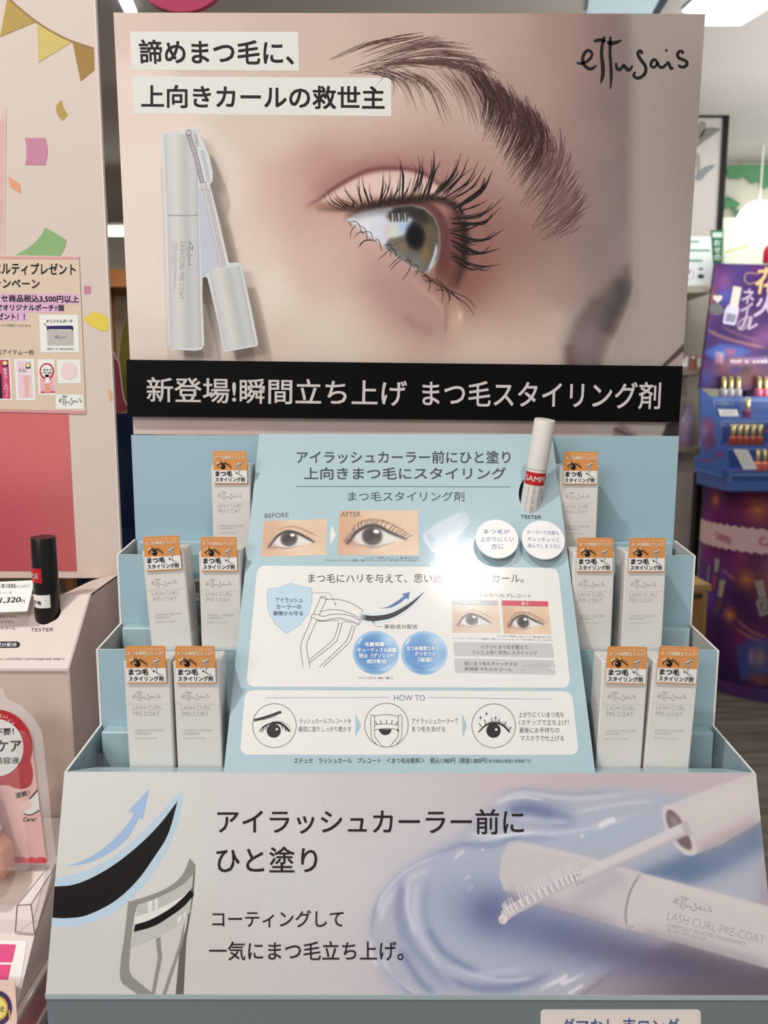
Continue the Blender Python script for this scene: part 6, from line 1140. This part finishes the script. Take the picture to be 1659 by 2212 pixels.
# black framed leaf poster
fr = thing('framed_poster', P_(1540, 560, 4.05), 'black framed poster with grey leaves behind the header card', 'poster'); f_ = PY(4.05)
xl_, xr_ = P_(1420, 300, 4.05)[0], P_(1573, 300, 4.05)[0]; z1, z0 = P_(1540, 240, 4.05)[2], P_(1540, 575, 4.05)[2]; fw_ = .028
MB().box((xr_-fw_, 4.05, z0), (xr_, 4.075, z1), mat('post_black')).build('frame_side', fr); MB().box((xl_, 4.051, z1-fw_), (xr_-fw_, 4.074, z1), mat('post_black')).build('frame_top', fr); MB().box((xl_-fw_, 4.05, z0), (xl_, 4.075, z1), mat('post_black')).build('frame_side', fr)
b = MB(); b.box((xl_, 4.06, z0), (xr_-fw_, 4.07, z1-fw_), mat('poster_pale', (196, 190, 186), .5, .3)); f2 = PY(4.059)
for pts, c_ in (([(1500,330),(1520,280),(1556,278),(1540,292),(1508,316)], (126,126,118)), ([(1496,300),(1512,264),(1526,270),(1514,296)], (140,140,132)), ([(1500,384),(1520,362),(1546,356),(1530,372),(1512,390)], (132,140,142)), ([(1505,372),(1504,330),(1512,340),(1512,366)], (150,150,146))): b.poly(f2, spline(pts, 5, True), ink(*c_), .001)
b.build('leaf_print', fr)
# green banner, garland, glowing globe, lit panel
b = MB(); f_ = PY(3.5); b.ext(f_, [(1537, 497), (1563, 497), (1559, 569), (1542, 569)], mat('green_sign', (44, 92, 64), .5, .3), -.01, 0); b.poly(f_, [(1539, 502), (1560, 502), (1560, 513), (1539, 513)], ink(170, 182, 176), .001)
for k, ch in enumerate('おせの'): b.text(f_, ch, (1543, 518+k*16, 1556, 530+k*16), ink(186, 200, 190), .001, .02)
tag(b.build('green_sign', None, off=P_(1550, 569, 3.5)), 'narrow dark green sign with white letters above the purple stand', 'sign')
gw = thing('leaf_garland', P_(1620, 360, 4.76), 'green leaf garland hanging above the purple stand', 'garland'); f_ = PY(4.76); GR = mat('garland_green', (92, 148, 108), .6, .3)
MB().ext(f_, [(1568,358),(1750,352),(1750,404),(1700,412),(1690,398),(1665,402),(1650,408),(1641,388),(1627,398),(1612,380),(1600,386),(1574,384)], GR, -.01, 0).build('leaf_band', gw)
MB().ext(f_, [(1562,428),(1572,424),(1600,440),(1590,450),(1608,462),(1598,472),(1580,446),(1566,452)], GR, -.01, 0).build('leaf_spray', gw); rb_ = MB(); rod(rb_, P_(1564, 380, 4.765), P_(1563, 440, 4.765), .004, GR); rb_.build('ribbon', gw)
for px in (1600, 1690):
    s_ = MB(); rod(s_, P_(px, 360, 4.765), (P_(px, 360, 4.765)[0], 4.765, ZC), .002, GR); s_.build('cord', gw)
gc = P_(1638, 482, 4.5); gl = thing('globe_lamp', gc, 'large glowing globe lamp behind the purple stand', 'lamp')
th = np.linspace(0, math.pi, 20); MB().lathe([(.12*max(math.sin(t), .01), -.12*math.cos(t)) for t in th], area_emit('globe_white', (250, 252, 244), 3.2), gc, (0, 0, 1), 32).build('globe', gl, smooth=True)
sm = MB(); rod(sm, gc+np.array([0, 0, .118]), (gc[0], gc[1], ZC), .006, mat('lamp_frame')); sm.build('stem', gl)
b = MB(); f_ = PY(4.7); b.ext(f_, [(1562, 470), (1800, 470), (1800, 640), (1566, 640)], area_emit('lit_panel', (206, 212, 196), .4), -.03, 0); b.stroke(f_, [(1566, 545), (1620, 530), (1659, 512)], 5, ink(206, 210, 150), .002); tag(b.build('light_box', None, off=P_(1660, 640, 4.7)), 'pale lit panel under the glowing globe lamp', 'light box')
b = MB(); a = P_(1655, 568, 3.47); z = P_(1600, 567, PYh)[2]; b.lathe([(.022, 0), (.025, .004), (.025, .05), (.016, .07), (.001, .074)], mat('red_plastic', (186, 24, 62), .3, .4), (a[0]+.008, 3.462, z), (0, 0, 1), 24); tag(b.build('red_jar', None, smooth=True, off=(a[0]+.008, 3.462, z), auto=40), 'red jar standing on top of the purple header board', 'jar')
# wooden drawer cabinet
wc = thing('wooden_cabinet', (1.15, 2.95, 0), 'light wooden drawer cabinet on the floor beside the purple stand', 'cabinet'); OAK = mat('oak_wood', (176, 140, 92), .5, .3, vary=.12, bscale=20); a = P_(1440, 1240, 2.9); c = P_(1530, 1262, 2.9)
zt2 = c[2]; MB().box((a[0]-.1, 2.9, 0), (c[0], 3.32, zt2-.025), OAK).build('carcass', wc); MB().box((a[0]-.11, 2.89, zt2-.0248), (c[0]+.008, 3.33, zt2), OAK).build('top', wc)
d0, d1 = P_(1519, 1295, 2.89), P_(1519, 1400, 2.89); MB().box((a[0]-.09, 2.885, .12), (d0[0], 2.8998, P_(1500, 1294, 2.885)[2]), mat('oak_front', (158, 122, 74), .5, .3, vary=.12, bscale=20)).build('drawer', wc); MB().box((P_(1500, 1290, 2.88)[0]-.03, 2.876, P_(1500, 1292, 2.88)[2]), (P_(1517, 1290, 2.88)[0], 2.8848, P_(1500, 1283, 2.88)[2]), mat('handle_dark', (70, 52, 34), .5, .3)).build('handle', wc)
